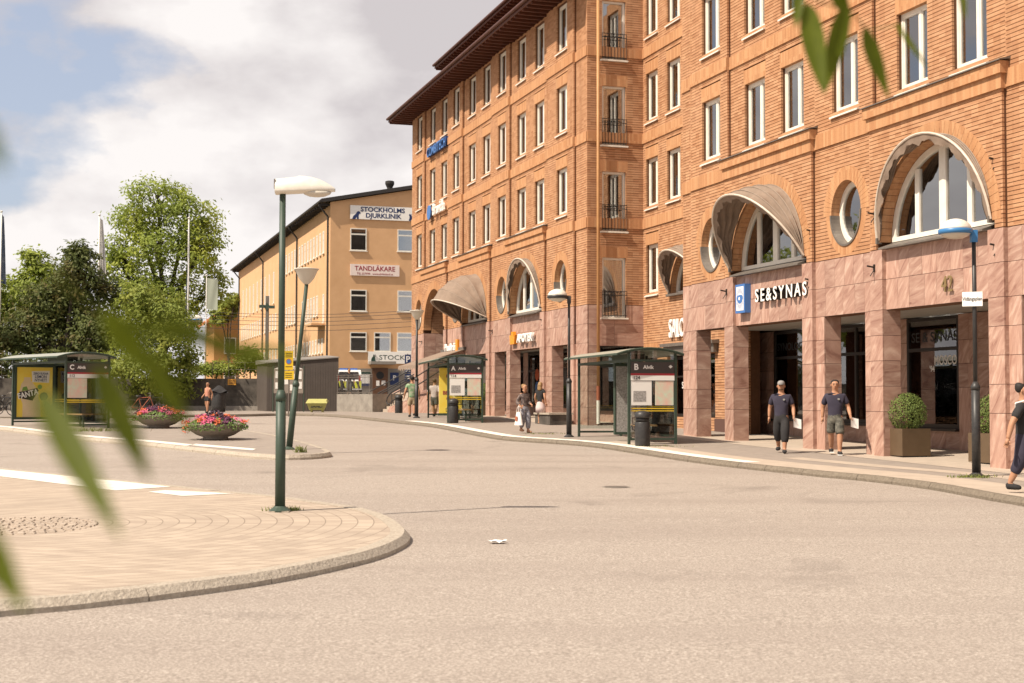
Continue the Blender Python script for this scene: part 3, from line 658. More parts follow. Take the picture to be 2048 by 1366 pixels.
# recessed wing between the blocks
def wing():
    d = DW; s0, s1 = 42.2, 51.11; holes = []; arch = 46.9
    for s in (50.25, 48.2, 45.6):
        w = 1.15 if s > 50 else 1.2
        for k in range(-1, 3):
            z = WZ[0]+3.345*k
            if k == -1 and s < 50: continue
            holes += [('r', s-w/2, s+w/2, z, z+WH), ('r', s-w/2-0.06, s+w/2+0.06, z+WH, z+WH+0.43)]; sold('d', d-0.002, s-w/2-0.06, s+w/2+0.06, z+WH, z+WH+0.43); window('d', d, s, z, w, WH, cur='curtain_light')
    for z in (6.66, 10.0, 13.345): holes.append(('r', s0, s1, z, z+0.38)); sold('d', d-0.045, s0, s1, z, z+0.38)
    holes += [('a', arch, 1.6, 3.95, 3.95), ('r', 49.75, 51.0, -1.2, 1.75), ('r', 44.75, 48.55, -0.6, 1.65), ('r', 49.69, 51.06, 1.75, 2.2)]
    sold('d', d-0.002, 49.69, 51.06, 1.75, 2.2)
    wall('d', d, s0, s1, -1.4, TOP, holes, 0.4)
    ring(arch, 3.95, 1.58, 1.95, d-0.004, depth=0.4)
    fr = MB(TB); di = d+0.2
    for i in range(30):
        q = [(arch+rr*math.cos(t), 3.95+rr*math.sin(t)) for t, rr in ((math.pi*i/30, 1.43), (math.pi*(i+1)/30, 1.43), (math.pi*(i+1)/30, 1.57), (math.pi*i/30, 1.57))]
        fr.prism(q, lambda s, z: (di, s, z), lambda s, z: (di+0.1, s, z))
    for m in (-0.7, 0, 0.7): fr.box(di+0.003, di+0.09, arch+m-0.06, arch+m+0.06, 3.95, 3.95+math.sqrt(1.43**2-m*m))
    fr.box(di, di+0.1, arch-1.5, arch+1.5, 3.95, 4.05)
    f = fr.build('arched_window', 'white_paint', bld)
    MB(TB).prism([(arch+1.5*math.cos(math.pi*i/20), 3.96+1.5*math.sin(math.pi*i/20)) for i in range(21)], lambda s, z: (di+0.05, s, z), lambda s, z: (di+0.06, s, z)).build('pane', 'window_glass', f)
    MB(TB).box(di+0.7, di+0.74, arch-1.7, arch+1.7, 3.8, 5.6).build('room_shade', 'interior', f)
    MB(TB).box(d-0.16, d+0.2, arch-1.7, arch+1.7, 3.86, 3.94).build('sill', 'grey_metal', f)
    for a, b, z0, z1, nm in ((44.8, 48.5, -0.58, 1.6, 'shop_window'), (49.8, 50.95, -1.2, 1.72, 'shop_door')):
        m = MB(TB); m.box(d+0.12, d+0.2, a, b, z0, z0+0.1); m.box(d+0.12, d+0.2, a, b, z1-0.1, z1)
        for k in range(4 if b-a > 2 else 2): x = a+(b-a-0.1)*k/(3 if b-a > 2 else 1); m.box(d+0.121, d+0.199, x, x+0.1, z0, z1)
        m.box(d+0.122, d+0.198, a, b, z1-0.75, z1-0.69)
        f = m.build(nm, 'dark_frame', bld); MB(TB).box(d+0.15, d+0.16, a, b, z0, z1).build('pane', 'shop_glass', f); MB(TB).box(d+1.2, d+1.25, a-0.3, b+0.3, z0-0.2, z1+0.2).build('room_shade', 'interior', f)
    MB(TB).box(d-0.28, d-0.01, 44.4, 48.9, 1.98, 2.1).box(d-0.18, d-0.012, 44.5, 48.8, 1.68, 1.98).build('shop_cornice', 'grey_metal', bld)
    JB.box(d-0.06, d-0.001, s0, 44.7, -1.4, -0.62)
wing()
# back rooms, arcade ceilings, shop fronts
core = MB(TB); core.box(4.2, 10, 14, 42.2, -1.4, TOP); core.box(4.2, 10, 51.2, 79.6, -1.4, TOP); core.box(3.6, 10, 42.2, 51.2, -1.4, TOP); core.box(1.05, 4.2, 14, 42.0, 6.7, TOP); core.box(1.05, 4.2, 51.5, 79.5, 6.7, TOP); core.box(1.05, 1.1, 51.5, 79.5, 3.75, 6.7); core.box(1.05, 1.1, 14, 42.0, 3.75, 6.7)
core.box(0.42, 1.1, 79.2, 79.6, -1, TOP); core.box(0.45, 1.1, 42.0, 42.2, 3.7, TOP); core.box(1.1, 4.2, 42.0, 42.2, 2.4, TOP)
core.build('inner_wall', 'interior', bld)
def stone_run(*a, **k): stone(*a, **k)
ce = MB(TB); ce.box(0.42, 4.3, 14, 42.1, 2.30, 2.36); ce.box(0.42, 4.3, 51.6, 71.5, 2.30, 2.36); ce.build('arcade_ceiling', 'soffit_slats', bld)
mat('display_wall', (0.26, 0.22, 0.18), (0.12, 0.10, 0.085), scale=1.6, rough=0.9)
def shop(a, b, zc, d=3.3, cols=(), trans=1.35):
    z0 = zc+0.55; m = MB(TB); z1 = 2.26
    for x in [a+0.0, b-0.09]+list(cols): m.box(d, d+0.09, x, x+0.09, z0, z1)
    for zz, t in ((z0, 0.12), (z1-0.09, 0.09), (trans, 0.09)): m.box(d+0.002, d+0.088, a, b, zz, zz+t)
    m.box(d-0.12, d+0.1, a, b, z0-0.06, z0)
    f = m.build('shop_front', 'dark_frame', bld); MB(TB).box(d+0.04, d+0.05, a+0.02, b-0.02, z0, z1).build('pane', 'shop_glass', f)
    stone('d', d+0.01, a, b, zc-0.02, z0-0.062, 0.55, [zc-0.02, z0-0.062], 0.2)
    MB(TB).box(d+0.9, d+0.93, a-0.2, b+0.2, z0-0.4, z1).build('display_back', 'display_wall', f)
    return f
SH = []
for a, b in ((39.7, 42.12), (35.9, 38.1), (31.95, 34.35), (26.75, 30.2), (22.5, 26.1)): SH.append(shop(a, b, zgs((a+b)/2), cols=[(a+b)/2] if (b-a > 3.2 or 35 < a < 37) else ()))
for a, b in ((38.1, 39.7), (34.35, 35.9), (30.2, 31.95), (26.1, 26.75), (17, 22.5), (42.12, 43.9)): stone('d', 3.3, a, b, zgs(a)-0.1, 2.28, 0.5, [zgs(a)-0.1, 0.36, 0.98, 1.6, 2.28], 0.2)
for a, b in ((61.2, 64.8), (56.2, 60.2), (52.2, 55.2), (65.5, 71.0)): shop(a, b, zgs((a+b)/2), d=2.2)
for a, b in ((60.2, 61.2), (55.2, 56.2), (64.8, 65.5)): stone('d', 2.2, a, b, zgs(a)-0.1, 2.28, 0.5, [zgs(a)-0.1, 0.36, 0.98, 1.6, 2.28], 0.2)
mat('lamp_glow', (1.0, 0.92, 0.8), emit=6)
for a in (33.6, 32.9, 32.3, 40.6, 37.2): MB(TB).cone((3.62, a, 2.10), (3.62, a, 2.16), 0.05, n=10).build('downlight', 'lamp_glow', SH[2] if a < 35 else SH[0] if a > 40 else SH[1])
# roof: deep eaves with rafters, gutter, set-back top storey
def eave(s0, s1, z, d0, d1, nm, end=1.15):
    m = MB(TB); m.box(d0, d1, s0, s1+end, z, z+0.10); m.box(d0-0.02, d0+0.03, s0, s1+end+0.02, z-0.04, z+0.22); m.box(d0, d1, s1+end-0.03, s1+end+0.02, z-0.04, z+0.22)
    o = m.build(nm, 'eave_wood', bld)
    r_ = MB(TB); x = s0
    while x < s1+end: r_.box(d0+0.05, d1, x, x+0.09, z-0.12, z-0.001); x += 0.55
    r_.build('rafters', 'eave_wood', o)['kind'] = 'stuff'
    g = MB(TB); n = 10
    g.tube([(d0-0.09, s0, z+0.14), (d0-0.09, s1+end, z+0.14)], 0.075, 10); g.build('gutter', 'roof_tin', o)
    t = MB(TB); t.add([(d0-0.02, s0, z+0.2), (d0-0.02, s1+end, z+0.2), (d1+1.6, s1+end-1.0, z+0.85), (d1+1.6, s0, z+0.85), (d1+1.6, s0, z+0.1), (d1+1.6, s1+end-1.0, z+0.1), (d0, s1+end, z+0.11), (d0, s0, z+0.11)], [(0, 1, 2, 3), (3, 2, 5, 4), (4, 5, 6, 7), (0, 3, 4, 7), (1, 6, 5, 2)]); t.build('roof_sheet', 'roof_tin', o)
eave(51.0, 79.62, 16.22, -1.15, 0.45, 'roof_eave'); eave(14.0, 42.3, 16.22, -1.15, 0.45, 'roof_eave', 0.2)
eave(51.0, 78.0, 19.2, 1.2, 2.7, 'upper_roof_eave')
wall_top = MB(TB).box(2.6, 9, 51.2, 77.4, TOP, 19.25).build('top_storey', 'brick', bld)
courses.build('brick_courses', 'brick', bld)['kind'] = 'stuff'
soldier.build('soldier_courses', 'soldier', bld)['kind'] = 'stuff'
mortar.build('mortar_wall', 'mortar', bld)
JB.build('stone_backing', 'stone_joint', bld)['kind'] = 'stuff'
# awnings: folding half-dome hoods hinged at the window's foot
def awning(c, th, label, Rr=2.2, zc=3.9, d0=-0.14, ribs=4, fold=0):
    root = thing('dome_awning', label, 'awning', NX*(19+d0) + AX*c + Vector((0, 0, zc)), YAW, 'half-dome awnings over the arched windows')
    th = R(th)
    def P(f, t, r=1.0, w=0.0): return (-Rr*r*math.sin(f)*math.sin(t)-w, Rr*r*math.cos(f), Rr*r*math.sin(f)*math.cos(t))
    def cloth(u, v):
        f = math.pi*(0.0+u); t = th*v
        r = 1.0 - (0.03+0.02*math.sin(11*f))*abs(math.sin(math.pi*v*ribs)) * (1 if not fold else 1.6)
        return P(f, t, r)
    MB().grid(cloth, 40, 16).build('cloth', 'awning_cloth', root, True)
    for k in range(ribs+1):
        t = th*k/ribs; MB().tube([P(math.pi*i/28, t, 1.004 if k < ribs else 1.012) for i in range(29)], 0.010 if k < ribs else 0.03, 6).build('hoop', 'awning_rib' if k < ribs else 'awning_pipe', root)
    # loose valance hanging inside the front hoop
    def val(u, v):
        f = math.pi*(0.06+0.88*u); dr = (0.17+0.05*math.sin(17*f)+0.03*math.sin(41*f))*v
        return P(f, th*(1-0.02*v), 1.0-dr/Rr*(1 if fold else 0.5), 0.02*math.sin(23*f)*v)
    MB().grid(val, 60, 4).build('valance', 'awning_cloth', root, True)
    [MB().box(-0.05, 0.1, s*Rr-0.03, s*Rr+0.03, -0.08, 0.06).build('hinge', 'grey_metal', root) for s in (-1, 1)]
    return root
awning(28.05, 9, 'folded beige dome awning over the nearest big arched window', fold=1)
awning(36.12, 33, 'half-open beige dome awning above the white shop letters with the blue eye sign', fold=1)
awning(58.25, 9, 'folded beige dome awning over the arched window above the crown sign', fold=1)
awning(66.2, 66, 'fully opened beige dome awning, smooth and wide, near the far end of the brick building')
awning(46.9, 32, 'half-open dome awning in the recess, cut off by the nearer block', Rr=1.65, zc=3.98, d0=DW-0.05, fold=1)
awning(19.98, 9, 'folded beige dome awning at the nearest end of the block', fold=1)
# signs fixed to the building
def sign_root(name, label, d, s, z): return thing(name, label, 'sign', NX*(19+d)+AX*s+Vector((0, 0, z)), YAW)
mat('sign_blue', (0.055, 0.16, 0.42), rough=0.4); mat('sign_navy', (0.012, 0.028, 0.10), rough=0.5); mat('sign_orange', (0.72, 0.27, 0.02), rough=0.4); mat('sign_brass', (0.20, 0.14, 0.06), rough=0.5); mat('sign_red', (0.28, 0.02, 0.03), rough=0.5)
mat('sign_white', (0.78, 0.75, 0.70), rough=0.4); mat('sign_pink', (0.74, 0.62, 0.56), rough=0.5)
o = sign_root('shop_letters', 'white raised shop letters on the stone beam under the half-open awning', 0.0, 35.2, 2.98)
text('SE&SYNAS', 0.52, 'white_letter', o, (-0.16, 0, 0), RF, 0.006, bold=0.006, wid=1.0, gap=1.34)
text('SE&SYNAS', 0.52, 'black_letter', o, (-0.08, 0, 0), RF, 0.07, 'letter_body', 0.006, wid=1.0, gap=1.34)
o = sign_root('eye_sign', 'blue and white box sign with an eye beside the white shop letters', 0.0, 37.55, 2.98)
MB().box(-0.20, -0.01, -0.30, 0.30, -0.42, 0.42).build('box', 'sign_blue', o); MB().box(-0.206, -0.2, -0.23, 0.23, -0.35, 0.35).build('face', 'sign_white', o)
m = MB(); eye = [(0.2*math.cos(a), 0.13*math.sin(a)+0.02*math.cos(2*a)) for a in [2*math.pi*i/20 for i in range(20)]]; m.prism(eye, lambda u, v: (-0.210, u, v), lambda u, v: (-0.2065, u, v))
for i in range(7):
    for sg in (1, -1):
        a = math.pi*(0.18+0.64*i/6); c_, s_ = math.cos(a), math.sin(a)*sg
        m.prism([(c_*0.19-s_*0.012, s_*0.17+c_*0.012), (c_*0.19+s_*0.012, s_*0.17-c_*0.012), (c_*0.22+s_*0.012, s_*0.3-c_*0.012), (c_*0.22-s_*0.012, s_*0.3+c_*0.012)], lambda u, v: (-0.210, u, v), lambda u, v: (-0.2065, u, v))
m.build('eye', 'sign_blue', o); MB().prism([(0.05*math.cos(a), 0.05*math.sin(a)) for a in [2*math.pi*i/12 for i in range(12)]], lambda u, v: (-0.214, u+0.03, v), lambda u, v: (-0.2105, u+0.03, v)).build('iris', 'sign_white', o)
o = sign_root('house_number', 'bronze house number over the widest shop opening', 0.0, 27.55, 2.62); text('42', 0.52, 'sign_brass', o, (-0.05, 0, 0), RF, 0.015, bold=0.0, wid=0.8, gap=1.1)
o = sign_root('pharmacy_sign', 'white raised letters with an orange crown on the far stone beam', 0.0, 58.3, 2.75); text('APOTEK', 0.50, 'white_letter', o, (-0.14, -0.3, -0.08), RF, 0.06, bold=0.012, wid=1.15)
m = MB(); cr = [(0.32, -0.28), (-0.28, -0.28), (-0.36, 0.12), (-0.18, 0.02), (-0.1, 0.28), (0.02, 0.08), (0.14, 0.28), (0.22, 0.02), (0.40, 0.12)]; m.prism([(u+1.55, v) for u, v in cr], lambda u, v: (-0.16, u, v), lambda u, v: (-0.02, u, v)); m.build('crown', 'sign_orange', o)
o = sign_root('kiosk_sign', 'white script letters and orange block above the slanting canopy at the far stone beam', LV[1], 70.2, 2.7); text('Pressbyrån', 0.52, 'white_letter', o, (-0.12, 0.3, 0), RF, 0.04, bold=0.012, wid=0.95); MB().box(-0.18, -0.02, -1.25, -0.85, -0.28, 0.36).build('emblem', 'sign_orange', o)
o = sign_root('company_sign', 'dark blue raised letters high on the far brick wall', LV[0], 73.7, 13.55); text('COMBITECH', 0.72, 'sign_navy', o, (-0.15, 0, 0), RF, 0.08, bold=0.02, wid=1.0); text('COMBITECH', 0.72, 'sign_blue', o, (-0.235, 0, 0), RF, 0.003, 'letter_face', 0.008, wid=1.0)
o = sign_root('company_sign', 'pale letters with light blue emblem between window rows on the far brick wall', LV[0], 73.5, 10.25); text('Bravida', 0.86, 'sign_white', o, (-0.2, -0.3, 0), RF, 0.05, bold=0.012, wid=0.95); e_ = MB().lathe([(0.12, -0.03), (0.40, -0.03), (0.40, 0.03), (0.12, 0.03)], 18).build('emblem', 'sign_blue', o); e_.rotation_euler = (0, math.pi/2, 0); e_.location = (-0.2, 1.75, 0)
o = sign_root('shop_letters', 'tall white letters in the brick recess, cut off by the nearer block', DW, 47.3, 2.62); text('SALONG', 0.95, 'white_letter', o, (-0.08, 0, 0), RF, 0.035, bold=0.008, wid=0.62)
o = sign_root('window_letters', 'small white letters on the dark recess shop window', DW+0.14, 46.6, 0.55); text('SALONG  &  G-ME', 0.34, 'white_letter', o, (0, 0, 0), RF, 0.002, wid=0.9)
# wall brackets, little lamps
for s_, z in ((25.75, 5.15), (30.4, 4.55), (33.6, 4.5), (25.75, 3.3), (30.45, 3.25), (33.7, 3.2), (38.6, 3.25), (55.9, 3.3), (60.6, 4.9), (63.4, 3.2), (55.9, 5.0), (68.6, 4.9), (76.6, 4.9), (76.6, 3.2), (38.5, 4.9)):
    o = thing('flag_bracket', 'small dark iron flag bracket on the brick and stone facade', 'bracket', NX*(19+(LV[2] if abs((s_-28.05) % 8.0) < 2.6 else 0) - 0.0)+AX*s_+Vector((0, 0, z)), YAW, 'flag brackets on the brick facade')
    MB().box(-0.03, 0.02, -0.03, 0.03, -0.09, 0.09).cone((-0.02, 0, 0.02), (-0.2, 0.02, 0.05), 0.022).cone((-0.03, 0, -0.06), (-0.14, -0.02, -0.20), 0.012).build('bracket_body', 'dark_frame', o)
# ------------------------------------------------------------------ yellow building behind
mat('plaster_yellow', (0.62, 0.375, 0.20), (0.55, 0.325, 0.165), scale=0.9, rough=0.9, detail=7, bump=0.15, bscale=30)
mat('plaster_grey', (0.25, 0.225, 0.195), (0.20, 0.18, 0.155), scale=1.2, rough=0.9)
mat('roof_black', (0.028, 0.024, 0.022), rough=0.6)
mat('tile_orange', (0.50, 0.19, 0.06), (0.40, 0.14, 0.045), scale=6, rough=0.85)
mat('wood_ochre', (0.46, 0.25, 0.085), (0.34, 0.17, 0.055), scale=7, rough=0.8, stretch=(8, 8, 0.5))
mat('door_brown', (0.13, 0.06, 0.03), (0.10, 0.045, 0.022), scale=8, rough=0.5)
C0 = at(659, 700, 108.0); C0.z = -0.56
def hit(px, py, P0, N):
    d = ray(px, py); t = P0.dot(N)/d.dot(N); p = d*t - P0; return p.dot(NX), p.dot(AX), (d*t).z
def gab(px, py): h = hit(px, py, C0, AX); return h[0], h[2]
def lng(px, py): h = hit(px, py, C0, NX); return h[1], h[2]
yb = thing('yellow_building', 'long yellow plaster building with dark roof and rows of narrow windows', 'building', C0, YAW)
ZY = C0.z
zt = gab(659, 404)[1]; z2 = gab(823, 380)[1]; slope = (z2-zt)/gab(823, 380)[0]; GW = 15.0; LL = 60.0
m = MB(); pk = zt+slope*GW/2-ZY
m.add([(0, 0, 0), (GW, 0, 0), (GW, 0, zt-ZY), (GW/2, 0, pk), (0, 0, zt-ZY), (0, LL, 0), (GW, LL, 0), (GW, LL, zt-ZY), (GW/2, LL, pk), (0, LL, zt-ZY)],
      [(0, 1, 2, 3, 4), (5, 9, 8, 7, 6), (0, 4, 9, 5), (1, 6, 7, 2), (4, 3, 8, 9), (3, 2, 7, 8)]); m.build('wall', 'plaster_yellow', yb)
zp = gab(740, 737)[1]-ZY; MB().box(-0.02, GW, -0.03, -0.001, 0, zp).box(-0.03, -0.001, -0.03, LL, 0, 0.9).build('plinth', 'plaster_grey', yb)
m = MB(); ov = 0.75; t_ = 0.28
for sg, x0 in ((1, -ov), (-1, GW+ov)):
    za = zt-ZY-slope*ov+0.06; zb_ = pk+0.06
    m.add([(x0, -0.35, za), (GW/2, -0.35, zb_), (GW/2, LL+0.4, zb_), (x0, LL+0.4, za), (x0, -0.35, za+t_), (GW/2, -0.35, zb_+t_), (GW/2, LL+0.4, zb_+t_), (x0, LL+0.4, za+t_)],
          [(0, 3, 2, 1), (4, 5, 6, 7), (0, 1, 5, 4), (1, 2, 6, 5), (2, 3, 7, 6), (3, 0, 4, 7)])
rf = m.build('roof', 'roof_black', yb)
m = MB(); zz = zt-ZY-slope*ov
m.tube([(-ov-0.08, -0.4, zz+0.16), (-ov-0.08, LL+0.4, zz+0.16)], 0.09); m.build('gutter', 'roof_black', rf)
m = MB(); k = 0.3
while k < LL: m.box(-ov+0.02, -0.01, k, k+0.12, zz-0.12, zz+0.058); k += 0.9
m.build('rafters', 'roof_black', rf)['kind'] = 'stuff'
x_, z_ = gab(785, 385); MB().lathe([(0.22, 0), (0.22, 0.45), (0.36, 0.75), (0.36, 0.95), (0.24, 1.0)], 14, (x_, 1.0, z_-ZY+0.05)).build('vent', 'roof_black', rf)
for px in (657, 595, 527, 479.5):
    s_ = lng(px, 600)[0]; s_ = max(0.25, s_)
    MB().tube([(-ov-0.02, s_, zz+0.1), (-ov-0.02, s_, zz-0.1), (-0.1, s_, zz-0.9), (-0.1, s_, 0)], 0.07).build('downpipe', 'roof_black', yb)
def yface(name, m, x0, x1, z0, z1, y0, y1): return MB().box(x0, x1, y0, y1, z0-ZY, z1-ZY).build(name, m, yb)
def gwin(p0, p1, cur=None):
    (x0, z1), (x1, z0) = gab(*p0), gab(*p1); w, h = x1-x0, z1-z0
    m = MB(); t = 0.075
    for q in ((x0, x0+t, z0, z1), (x1-t, x1, z0, z1), (x0+t, x1-t, z0, z0+t), (x0+t, x1-t, z1-t, z1), (x0+t, x1-t, z0+h*0.70, z0+h*0.70+0.11)): m.box(q[0], q[1], -0.05, 0.0, q[2]-ZY, q[3]-ZY)
    f = m.build('window', 'sill_metal', yb)
    MB().box(x0+t, x1-t, -0.022, -0.014, z0+t-ZY, z1-t-ZY).build('pane', 'window_glass', f)
    MB().box(x0+t, x1-t, -0.012, -0.004, z0+t-ZY, z1-t-ZY).build('room_shade', 'interior', f)
    if cur: MB().box(x0+t, x1-t, -0.0135, -0.0125, z0+t-ZY, z0+h*0.69-ZY).build('blind', cur, f)
    MB().box(x0-0.06, x1+0.06, -0.12, 0, z0-0.06-ZY, z0-ZY).build('sill', 'sill_metal', f)
for a, b, c in (((700.5, 456), (733, 502), None), ((795, 459), (828, 504), 'curtain_grey'), ((700.5, 579), (733, 623), 'curtain_grey'), ((795, 581), (828, 624), 'curtain_light'), ((700, 664), (733, 703), 'blind_white'), ((748, 664.5), (781, 703.5), 'curtain_grey'), ((794, 665), (827, 704), None)): gwin(a, b, c)
# narrow windows along the side, one frame and pane each
NW = {}
def narrow(s_, z0, z1):
    h = round(z1-z0, 1)
    if h not in NW:
        w = 0.62; t = 0.09; f = MB()
        for q in ((-w/2, -w/2+t, 0, h), (w/2-t, w/2, 0, h), (-w/2+t, w/2-t, 0, t), (-w/2+t, w/2-t, h-t, h), (-w/2+t, w/2-t, h*0.62, h*0.62+0.07)): f.box(-0.06, 0.02, *q)
        f.box(-0.14, 0.0, -w/2-0.05, w/2+0.05, -0.09, -0.03)
        NW[h] = (f.mesh('window', 'white_paint'), MB().box(-0.02, -0.012, -w/2+t, w/2-t, t, h-t).mesh('pane', 'curtain_light'))
    o = obj('window', NW[h][0], yb, (0, s_, z0-ZY)); obj('pane', NW[h][1], o)
def row(pa, pb, n, ztop_px, zbot_px):
    sa, sb = lng(*pa)[0], lng(*pb)[0]; z1, z0 = lng(*ztop_px)[1], lng(*zbot_px)[1]
    for k in range(n): narrow(sa+(sb-sa)*k/(n-1), z0, z1)
row((648, 480), (600, 500), 9, (648, 462), (648, 506)); row((591, 500), (574, 500), 4, (648, 462), (648, 506))
row((635, 610), (606, 610), 6, (636, 592), (636, 631)); row((590, 610), (569, 610), 5, (636, 592), (636, 631)); row((548, 600), (487, 600), 9, (487, 582), (487, 634))
row((552, 660), (484.5, 660), 15, (550, 627), (550, 659)); row((645, 690), (574, 690), 14, (640, 679), (640, 706)); row((565, 700), (486, 700), 16, (640, 679), (640, 706))
s_, z_ = lng(647.5, 645); narrow(s_, z_, z_+2.2)
m = MB(); m.box(-1.1, -0.01, s_-0.7, s_+2.6, z_-0.25-ZY, z_-0.1-ZY)
bal = m.build('balcony', 'plaster_yellow', yb); m = MB()
for zz_ in (0.0, 1.0): m.tube([(-0.02, s_-0.65, z_-ZY+zz_), (-1.05, s_-0.65, z_-ZY+zz_), (-1.05, s_+2.55, z_-ZY+zz_), (-0.02, s_+2.55, z_-ZY+zz_)], 0.02, 6)
for k in range(14): m.cone((-1.05, s_-0.65+3.2*k/13, z_-ZY-0.1), (-1.05, s_-0.65+3.2*k/13, z_-ZY+1), 0.01, n=5)
m.build('rail', 'sill_metal', bal)
# door, canopy, notices on the gable
(x0, z1), (x1, z0) = gab(744, 736), gab(775.5, 790)
m = MB(); m.box(x0, x1, -0.06, -0.03, z0-ZY, z1-ZY); dr = m.build('door', 'door_brown', yb)
MB().lathe([(0.30, -0.002), (0.30, 0.004)], 20).build('porthole', 'black_letter', dr, loc=((x0+x1)/2, -0.064, z0-ZY+1.5)).rotation_euler.x = math.pi/2
MB().box((x0+x1)/2-0.3, (x0+x1)/2-0.05, -0.07, -0.062, z0-ZY+0.7, z0-ZY+1.1).box((x0+x1)/2+0.12, (x0+x1)/2+0.42, -0.07, -0.062, z0-ZY+0.75, z0-ZY+1.1).build('notice', 'sign_white', dr)
(x0, z1), (x1, z0) = gab(736, 723), gab(786, 728); MB().box(x0, x1, -1.1, -0.03, z0-ZY-0.05, z1-ZY).build('canopy', 'plaster_grey', yb)
def ysign(name, label, p0, p1, m, th=0.12):
    (x0, z1), (x1, z0) = gab(*p0), gab(*p1); w, h = x1-x0, z1-z0
    o = thing(name, label, 'sign', C0+NX*(x0+x1)/2+Vector((0, 0, (z0+z1)/2-ZY))-AX*0.01, YAW)
    MB().box(-w/2, w/2, -th, -0.02, -h/2, h/2).build('board', m, o); return o, w, h
RC = (math.pi/2, 0, 0)
def animal(o, pts, sc, dx, dz, m, flip=1):
    MB().prism([(flip*u*sc+dx, v*sc+dz) for u, v in pts], lambda u, v: (u, -0.128, v), lambda u, v: (u, -0.121, v)).build('animal_emblem', m, o)
DOG = [(-0.5, -0.5), (-0.1, -0.5), (0.05, -0.2), (0.12, -0.5), (0.32, -0.5), (0.3, -0.1), (0.36, 0.15), (0.56, 0.2), (0.52, 0.38), (0.34, 0.52), (0.12, 0.44), (-0.05, 0.15), (-0.35, -0.1)]
CAT = [(-0.35, -0.5), (0.2, -0.5), (0.32, -0.3), (0.24, 0.0), (0.05, 0.25), (0.02, 0.5), (-0.1, 0.36), (-0.2, 0.52), (-0.32, 0.3), (-0.2, 0.1), (-0.25, -0.2)]
o, w, h = ysign('wall_sign', 'white board with dark blue capitals and animal silhouettes high on the orange gable', (700, 410.5), (829, 443), 'sign_white')
text('STOCKHOLMS', h*0.47, 'sign_navy', o, (0, -0.125, h*0.22), RC, 0.003, bold=0.014, wid=1.08); text('DJURKLINIK', h*0.47, 'sign_navy', o, (0.05, -0.125, -h*0.22), RC, 0.003, bold=0.014, wid=1.05)
animal(o, DOG, 0.62, -w*0.41, -h*0.22, 'sign_navy'); animal(o, CAT, 0.55, w*0.44, -h*0.22, 'sign_navy')
o, w, h = ysign('wall_sign', 'pale pink board with dark red capitals in the middle of the orange gable', (700, 528), (798, 553.5), 'sign_pink')
text('TANDLÄKARE', h*0.58, 'sign_red', o, (0, -0.125, h*0.12), RC, 0.003, bold=0.008, wid=0.98); text('TEL.257999   www.alvikstand.se', h*0.25, 'sign_red', o, (0, -0.125, -h*0.33), RC, 0.003, wid=1.0)
mat('sign_green', (0.02, 0.05, 0.035), rough=0.5)
o, w, h = ysign('wall_sign', 'long white board with dark green lettering above the brown door', (736, 703), (850, 728), 'sign_white')
text('STOCKHOLMS', h*0.55, 'sign_green', o, (w*0.14, -0.125, 0), RC, 0.003, wid=1.25); animal(o, CAT, 0.6, -w*0.41, -0.05, 'sign_green', -1); animal(o, DOG, 0.45, -w*0.35, -0.02, 'curtain_light', -1)
for i, (p0, p1, mm, lab) in enumerate((((722, 744), (740, 772), 'sign_white', 'white notice board with green header left of the brown door'), ((780, 745), (797, 770), 'sign_navy', 'dark blue parking notice right of the brown door'))):
    o, w, h = ysign('notice_board', lab, p0, p1, mm, 0.06)
    if i == 0: MB().box(-w/2, w/2, -0.066, -0.061, h*0.36, h/2).build('header', 'sign_green', o); MB().box(-w/2, w/2, -0.066, -0.061, -h/2, -h*0.32).build('footer', 'sign_navy', o)
    else: text('P', h*0.55, 'white_letter', o, (0, -0.066, 0.05), RC, 0.003, bold=0.01)
# parking sign post by the stairs corner
def ppost():
    p = at(815, 790, 100); o = thing('parking_sign', 'tall dark blue parking sign with white letter near the stair rails', 'sign', (p.x, p.y, 0.35), YAW)
    MB().cone((0, 0, 0), (0, 0, 2.9), 0.04).build('post', 'grey_metal', o)
    for z0, z1, mm in ((2.2, 2.85, 'sign_navy'), (1.55, 2.15, 'sign_navy'), (0.95, 1.5, 'sign_navy')): MB().box(-0.22, 0.22, -0.07, -0.045, z0, z1).build('plate', mm, o)
    text('P', 0.6, 'white_letter', o, (0, -0.073, 2.5), RC, 0.003, bold=0.01)
    for z in (1.95, 1.8, 1.65, 1.3, 1.15): MB().box(-0.16, 0.16, -0.074, -0.071, z, z+0.06).build('print_line', 'sign_white', o)
ppost()
# orange tiled house further left
p = at(412, 730, 172); hs = thing('tiled_house', 'ochre wooden house with orange tile roof just left of the yellow building', 'building', (p.x, p.y, -0.5), YAW); hs.scale = (1.32, 1.32, 1.32)
MB().box(0.7, 12.5, 0, 9, 0, 7.9).build('wall', 'wood_ochre', hs)
m = MB(); m.add([(0, -0.6, 7.55), (0, 9.6, 7.55), (6.6, 9.6, 12.3), (6.6, -0.6, 12.3), (0, -0.6, 7.35), (0, 9.6, 7.35), (6.6, 9.6, 12.1), (6.6, -0.6, 12.1), (13.2, -0.6, 7.55), (13.2, 9.6, 7.55), (13.2, -0.6, 7.35), (13.2, 9.6, 7.35)],
      [(0, 1, 2, 3), (3, 2, 9, 8), (4, 7, 6, 5), (7, 10, 11, 6), (0, 3, 7, 4), (3, 8, 10, 7), (0, 4, 5, 1), (8, 9, 11, 10)]); rfo = m.build('roof', 'tile_orange', hs)
m = MB()
for k in range(24): m.box(6.6*k/24, 6.6*k/24+0.03, -0.62, 9.62, 7.58+4.75*k/24, 7.63+4.75*k/24)
m.build('tile_rows', 'tile_orange', rfo)['kind'] = 'stuff'
